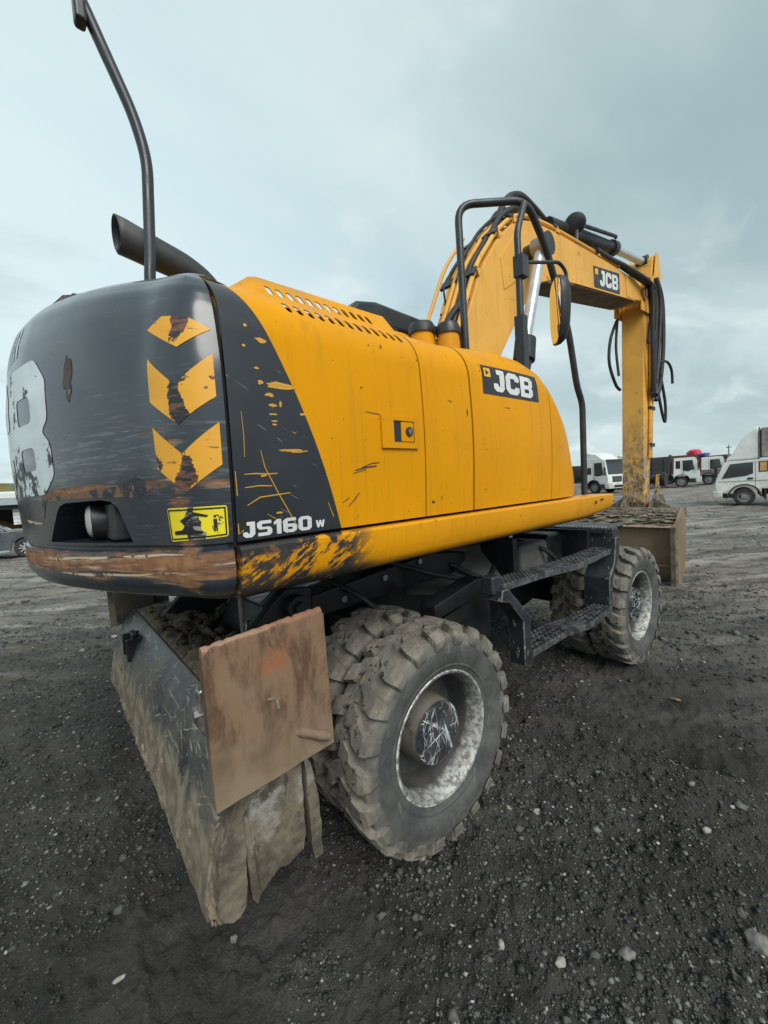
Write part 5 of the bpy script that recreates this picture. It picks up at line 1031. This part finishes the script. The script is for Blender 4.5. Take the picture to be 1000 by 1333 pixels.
for sg in (-1, 1):
    pane(car, [(-.66,.98),(-1.12,1.33),(-1.45,1.39),(-1.75,1.39),(-1.75,.98)], sg*.745); pane(car, [(-1.82,.98),(-1.82,1.39),(-2.3,1.39),(-2.65,1.28),(-2.85,.99)], sg*.745)
    part('chrome_strip', MB().bar((-.56,sg*.765,.97),(-1.08,sg*.755,1.38),.02,.025), M['chrome'], car); part('wing_mirror', MB().box((-.86,sg*.98-.09,.97),(-.70,sg*.98+.09,1.10)), M['vblack'], car, .03)
    part('door_handle', MB().box((-1.72,sg*.895-.012,.80),(-1.58,sg*.895+.012,.825)), M['chrome'], car); part('headlight', MB().box((.72,sg*.62-.18,.66),(.93,sg*.62+.18,.76)), M['lampg'], car, .03)
    part('side_sill', MB().box((-2.2,sg*.90-.02,.25),(-.45,sg*.90+.02,.30)), M['chrome'], car)
    for x in (0, -2.65): vwheel(car, x, sg*.80, r_, .2, 'alloy', 10)

def lorry(loc, rz, label, cat, kind):
    L = tag(empty('lorry', loc, rz), label, cat, 'lorries parked across the yard'); W = 1.22
    if kind == 'light':      # light cab-over with roof fairing and box
        cab = [(1.05,.62),(1.08,.95),(1.02,1.35),(.72,2.10),(.62,2.16),(-.95,2.18),(-.95,.78),(-.62,.78)]+[(x, z+.42) for x, z in arch(0,.60)][::1]+[(.62,.62)]
        part('cab', MB().prism(cab, -.98, .98), M['vwhite'], L, .05, seg=3)
        part('windscreen', MB().prism([(1.045,1.30),(.735,2.06),(.705,2.06),(1.0,1.30)], -.88, .88), M['glass'], L, .01)
        part('bumper', MB().box((.80,-1.0,.36),(1.18,1.0,.72)), M['vwhite'], L, .05); part('lower_bumper', MB().box((.0,-.9,.36),(.8,.9,.5)), M['vblack'], L)
        for sg in (-1, 1):
            pane(L, [(.82,1.32),(.50,2.02),(-.32,2.06),(-.32,1.52),(-.05,1.42)], sg*.985, 'door_window'); pane(L, [(-.84,1.58),(-.84,2.08),(-.52,2.08),(-.52,1.58)], sg*.985, 'rear_window', 'vblack'); pane(L, [(-.80,1.62),(-.80,2.04),(-.56,2.04),(-.56,1.62)], sg*.992, 'window_card', 'amber')
            part('door_seam', MB().box((-.41,sg*.985-.006,.85),(-.40,sg*.985+.006,2.1)), M['vblack'], L); part('door_handle', MB().box((-.32,sg*.99-.01,1.24),(-.12,sg*.99+.02,1.33)), M['vblack'], L)
            part('side_stripe', MB().box((-.94,sg*.985-.004,1.16),(.95,sg*.985+.006,1.20)), M['stripe'], L)
            part('wing_mirror', MB().box((1.02,sg*1.16-.07,1.35),(1.10,sg*1.16+.07,1.9)).box((1.0,sg*1.0-.05,1.92),(1.06,sg*1.16,1.95)), M['vblack'], L, .02); part('headlight', MB().box((1.0,sg*.75-.16,.74),(1.10,sg*.75+.16,.92)), M['lampg'], L, .02)
            part('mudguard', MB().prism([(x, z+.42) for x, z in arch(0,.62)]+[(x, z+.42) for x, z in arch(0,.56)][::-1], sg*.75-.25, sg*.75+.25), M['vblack'], L); part('splash_guard', MB().box((-.78,sg*.8-.2,.30),(-.70,sg*.8+.2,.75)), M['vblack'], L)
            vwheel(L, 0, sg*.82, .41, .24); vwheel(L, -3.3, sg*.82, .41, .4)
        fz = [(.68,2.17),(.60,2.34),(.48,2.44),(.36,2.60),(.16,3.05),(-.10,3.42),(-.40,3.66),(-.52,3.70),(-.52,2.2)]
        part('roof_fairing', MB().prism(fz, -.95, .95), M['vwhite'], L, .07, seg=3); part('fairing_back', MB().box((-.58,-.9,2.2),(-.523,.9,3.66)), M['vbody'], L)
        part('chassis', MB().box((-4.6,-.4,.5),(-.6,.4,.78)), M['vblack'], L); part('tilt_frame', MB().prism([(-4.6,.85),(-1.02,.85),(-1.02,2.25),(-.62,2.25),(-.62,3.62),(-4.6,3.62)], -1.05, 1.05), M['vbody'], L, .02); part('side_board', MB().box((-4.6,-1.08,.76),(-1.0,1.08,.848)), M['vblack'], L)
        return L
    H = {'tipper': 2.75, 'tractor': 2.95, 'grey': 2.75}[kind]
    cab = [(1.35,.55),(1.38,1.2),(1.30,1.7),(1.12,H-.12),(.95,H),(-.55 if kind != 'tractor' else -.9,H),(-.60 if kind != 'tractor' else -.95,1.05),(-.60,.95)]+[(x, z+.55) for x, z in arch(0,.66)]+[(.68,.55)]
    part('cab', MB().prism(cab, -W, W), M['vwhite'], L, .06, seg=3)
    part('windscreen', MB().prism([(1.335,1.62),(1.155,H-.22),(1.12,H-.22),(1.29,1.62)], -1.08, 1.08), M['glass'], L, .02)
    part('sun_visor', MB().box((1.05,-1.1,H-.16),(1.38,1.1,H-.04)), M['vblack'], L, .02)
    part('bumper', MB().box((1.1,-W-.01,.38),(1.48,W+.01,.80)), M['vwhite'], L, .05); part('grille', MB().box((1.36,-.62,.95),(1.405,.62,1.45)), M['vblack'], L, .02); part('lower_grille', MB().box((1.46,-.55,.48),(1.50,.55,.68)), M['vblack'], L, .02)
    for i in range(4): part('grille_bar', MB().box((1.40,-.58,1.0+.11*i),(1.42,.58,1.03+.11*i)), M['vrim'], L)
    part('number_plate', MB().box((1.478,-.26,.42),(1.495,.26,.47)), M['lampg'], L)
    part('chassis', MB().box((-6.2,-.45,.65),(1.0,.45,.95)), M['vblack'], L)
    for sg in (-1, 1):
        part('headlight', MB().box((1.30,sg*.95-.2,.66),(1.495,sg*.95+.2,.90)), M['lampg'], L, .03); pane(L, [(.98,1.62),(.83,H-.26),(.10,H-.26),(.10,1.55),(.5,1.50)], sg*W, 'door_window')
        part('door_seam', MB().box((.0,sg*W-.01,.95),(.015,sg*W+.006,H-.2)), M['vblack'], L); part('wing_mirror', MB().box((1.18,sg*(W+.2)-.08,1.55),(1.28,sg*(W+.2)+.08,2.25)), M['vblack'], L, .03)
        part('step', MB().box((.62,sg*W-.05,.42),(1.05,sg*W+.02,.80)), M['vblack'], L, .02); part('door_handle', MB().box((.06,sg*W-.01,1.30),(.24,sg*W+.03,1.36)), M['vblack'], L)
        for x in (0, -4.2, -5.5): vwheel(L, x, sg*.98, .52, .30 if x == 0 else .55)
        part('mudguard', MB().prism([(x, z+.55) for x, z in arch(0,.68)]+[(x, z+.55) for x, z in arch(0,.60)][::-1], sg*1.06-.18, sg*1.06+.18), M['vblack'], L)
    if kind == 'tipper':
        for sg in (-1, 1): pane(L, [(-.08,1.75),(-.08,H-.28),(-.42,H-.28),(-.42,1.75)], sg*W, 'rear_window'); part('door_marking', MB().box((.12,sg*W-.004,1.42),(.62,sg*W+.008,1.52)), M['teal'], L)
        part('tipper_body', MB().prism([(-.9,1.1),(-.75,2.95),(-6.4,2.75),(-6.5,1.1)], -1.25, 1.25), M['vdark'], L, .03)
        for i in range(6): 
            for sg in (-1, 1): part('body_rib', MB().box((-1.3-i*.95,sg*1.29-.05,1.1),(-1.18-i*.95,sg*1.29+.05,2.78)), M['vdark'], L)
        part('tarp_roll', MB().cyl((-.85,-1.1,3.0),(-.85,1.1,3.0),.12,12), M['vdark'], L); part('fuel_tank', MB().cyl((-1.0,-.95,.72),(-2.2,-.95,.72),.3,16), M['vblack'], L)
    elif kind == 'grey':
        for sg in (-1, 1): part('lower_panel', MB().box((-.6,sg*W-.01,.98),(1.3,sg*W+.012,1.5)), M['greyp'], L)
        part('tipper_body', MB().prism([(-.75,1.2),(-.75,3.1),(-6.4,3.1),(-6.4,1.2)], -1.25, 1.25), M['vbrown'], L, .03); loc[0] < 55 and part('tarpaulin', MB().ball((-1.2,.1,3.25),.55,2,.18,(1.1,1.3,.75)), M['vred'], L); loc[0] < 55 and part('tarpaulin', MB().ball((-.4,-.9,2.98),.42,2,.18,(1.2,1.0,.5)), M['vblue'], L)
    else:
        part('roof_spoiler', MB().prism([(.85,H),(.2,H+.50),(-.75,H+.72),(-.85,H)], -1.1, 1.1), M['vwhite'], L, .08, seg=3)
        for sg in (-1, 1): pane(L, [(-.2,1.7),(-.2,2.3),(-.62,2.3),(-.62,1.7)], sg*W, 'rear_window', 'vblack'); part('side_fairing', MB().box((-2.9,sg*1.1-.06,.45),(-.9,sg*1.1+.06,1.0)), M['greyp'], L, .02)
        part('semi_trailer', MB().prism([(-2.2,1.15),(-2.2,2.6),(-9,2.6),(-9,1.15)], -1.22, 1.22), M['vdark'], L, .03)
    return L
ll = lorry((21.9, .80, 0), R(99), 'light white lorry with tall roof fairing and orange card in its rear cab window', 'lorry', 'light'); ll.scale = (.87, .87, .87)
lorry((45.2, 8.5, 0), R(-78), 'white cab tipper lorry with dark ribbed body and blue marking on the door', 'lorry', 'tipper')
lorry((50.2, 7.4, 0), R(-80), 'white and grey lorry carrying a red tarpaulin, behind the light lorry with roof fairing', 'lorry', 'grey')
lorry((37.2, 12.5, 0), R(-105), 'white tractor lorry with black grille standing just left of the excavator arm', 'lorry', 'tractor')
lorry((48.5, 14.0, 0), R(-100), 'white tractor lorry half hidden behind the excavator arm', 'lorry', 'tractor')
lorry((56.5, 12.4, 0), R(-84), 'distant dark bodied tipper lorry seen between the excavator arm and the blue marked tipper', 'lorry', 'tipper')
lorry((60.5, 6.6, 0), R(-95), 'distant brown bodied lorry behind the light lorry, furthest right in the row', 'lorry', 'grey')
lorry((52.0, 17.5, 0), R(-108), 'distant white tractor lorry behind the one with black grille', 'lorry', 'tractor')
# pale crate in front of the tractor lorry
tag(part('pallet_box', MB().box((-.9,-.5,0),(.9,.5,1.0)).xf(Matrix.Translation((31.3, 12.1, 0)) @ Matrix.Rotation(R(20), 4, 'Z')), M['vbody'], None, .02), 'pale grey box on the ground before the white tractor lorry', 'box')
# low shed with a white roof edge on the left
sh_ = tag(empty('shed', (-2.7, 27.0, 0), R(1)), 'low open fronted shed with white metal roof edge behind the grey car', 'shed')
part('roof', MB().prism([(-.3,2.25),(-.3,2.62),(7,2.95),(7,2.4)], -14, 5.5, 0), M['vwhite'], sh_, .02)
part('fascia', MB().box((-14,-.36,1.98),(5.5,-.31,2.36)), simple('blue_grey_fascia', (.30, .36, .38), .5, 0, .1), sh_)
part('back_wall', MB().box((-14,5.5,0),(5.5,5.7,2.4)), M['vdark'], sh_); part('side_wall', MB().box((5.3,-.2,0),(5.5,5.6,2.3)), M['vdark'], sh_)
for i in range(7): part('post', MB().box((-13.8+i*3.15,-.25,0),(-13.65+i*3.15,-.1,2.2)), M['vblack'], sh_)
part('panel_stack', MB().box((.05,.2,.9),(1.4,.5,1.98)), M['vwhite'], sh_); part('beam', MB().box((-13.9,-.1,1.75),(5.4,.05,1.98)), M['vblack'], sh_)
for i in range(5): part('panel_joint', MB().box((.05,.195,1.0+.2*i),(1.4,.199,1.02+.2*i)), M['greyp'], sh_)
tag(part('sand_heap', MB().lathe([(0,1.15),(.4,1.1),(1.2,.7),(2.2,.1),(2.4,-.1)], (-3.6,30.0,0), 2, 24), simple('ochre_sand', (.32, .20, .09), .9, 0, .3), None), 'small ochre heap showing inside the shed behind the car roof', 'heap')
# utility pole
pl_ = tag(empty('utility_pole', (57.9, 7.1, 0)), 'thin grey utility pole rising behind the light white lorry', 'pole')
part('post', MB().tube([(0,0,0),(0,0,4.1)], .08, 8, True, [.09,.06]), simple('grey_pole', (.22, .22, .21), .8), pl_); part('bracket', MB().box((-.05,-.25,3.8),(.05,.25,3.88)), M['vdark'], pl_)
# grassy hill
mb = MB()
def hill(u, v):
    x = -160+330*u; y = 95+110*v; h = 11.5*math.exp(-((x+45)/70)**2)*math.sin(math.pi*min(1, v*1.0))**1.0+2.2*mnoise.fractal(Vector((x*.03, y*.03, 0)), 1, 2, 4)*math.sin(math.pi*v); return (x, y, max(-.5, h))
k = NT('dry_grass'); gcol = k.mix(k.mr(k.noise(.12, 6, .65, stretch=(1, 1, 3)), .35, .65), (.10, .105, .035), (.20, .175, .07)); gcol = k.mix(k.math('MULTIPLY', k.mr(k.noise(.6, 6, .7), .55, .7), .8), gcol, (.055, .07, .025)); k.bump(k.noise(1.2, 6, .7), .6, .4)
M['grass'] = k.fin(gcol, .95, 0, .1)
tag(part('hill', mb.grid(hill, 90, 30), M['grass'], None, smooth=80), kind='structure')
# single stones that stand out on the ground near the camera
def stone(x, y, r, label, sq=(1, .7, .55), mat='gr2', seed=1):
    z = float(ground_h(x, y)); o = part('stone', MB().ball((0,0,0), r, 3, .0, sq), M[mat], None, smooth=70); rr = seed*3.7
    for v in o.data.vertices: v.co *= 1+.30*mnoise.fractal(v.co*(1.6/r)+Vector((rr, 0, 0)), 1, 2, 3)
    o.location = (x, y, z+r*sq[2]*.5); o.rotation_euler = (.1*seed, .2, seed*1.3); tag(o, label, 'stone', 'loose stones on the ground')
M['gr3'] = simple('mid_grey_stone', (.16, .155, .145), .85, 0, .35, 40, .3); M['gr4'] = simple('tan_stone', (.25, .16, .10), .85, 0, .3, 30)
for a in ((-.10, -1.808, .022, 'pale oval stone near the bottom edge, below and right of the near rear wheel', (.6, 1, .6), 'gr2', 1),
          (.093, -1.948, .026, 'rounded grey stone right of the pale oval stone', (1, .8, .65), 'gr3', 2),
          (-.191, -1.632, .016, 'small pale pebble closest below the near rear wheel', (1, .7, .6), 'gr2', 3),
          (.448, -2.246, .040, 'largest grey stone, at the right edge of the photo low down', (1, .8, .7), 'gr3', 4),
          (.546, -2.183, .022, 'dark grey stone just left above the largest grey stone', (1, .7, .6), 'gr1', 5),
          (2.075, -1.595, .045, 'flat tan stone lying on the ground right of the front wheel', (1, .5, .25), 'gr4', 6),
          (-1.261, -.807, .022, 'pale flat stone left of the blade end, near the bottom left', (1, .6, .35), 'gr2', 7),
          (-.916, -.968, .018, 'pale pebble directly below the muddy blade end', (.8, .8, .7), 'gr3', 8),
          (.46, -1.416, .024, 'pale crumbling stone right of the near rear tyre', (1, .9, .5), 'gr2', 9)): stone(a[0], a[1], a[2], a[3], a[4], a[5], a[6])
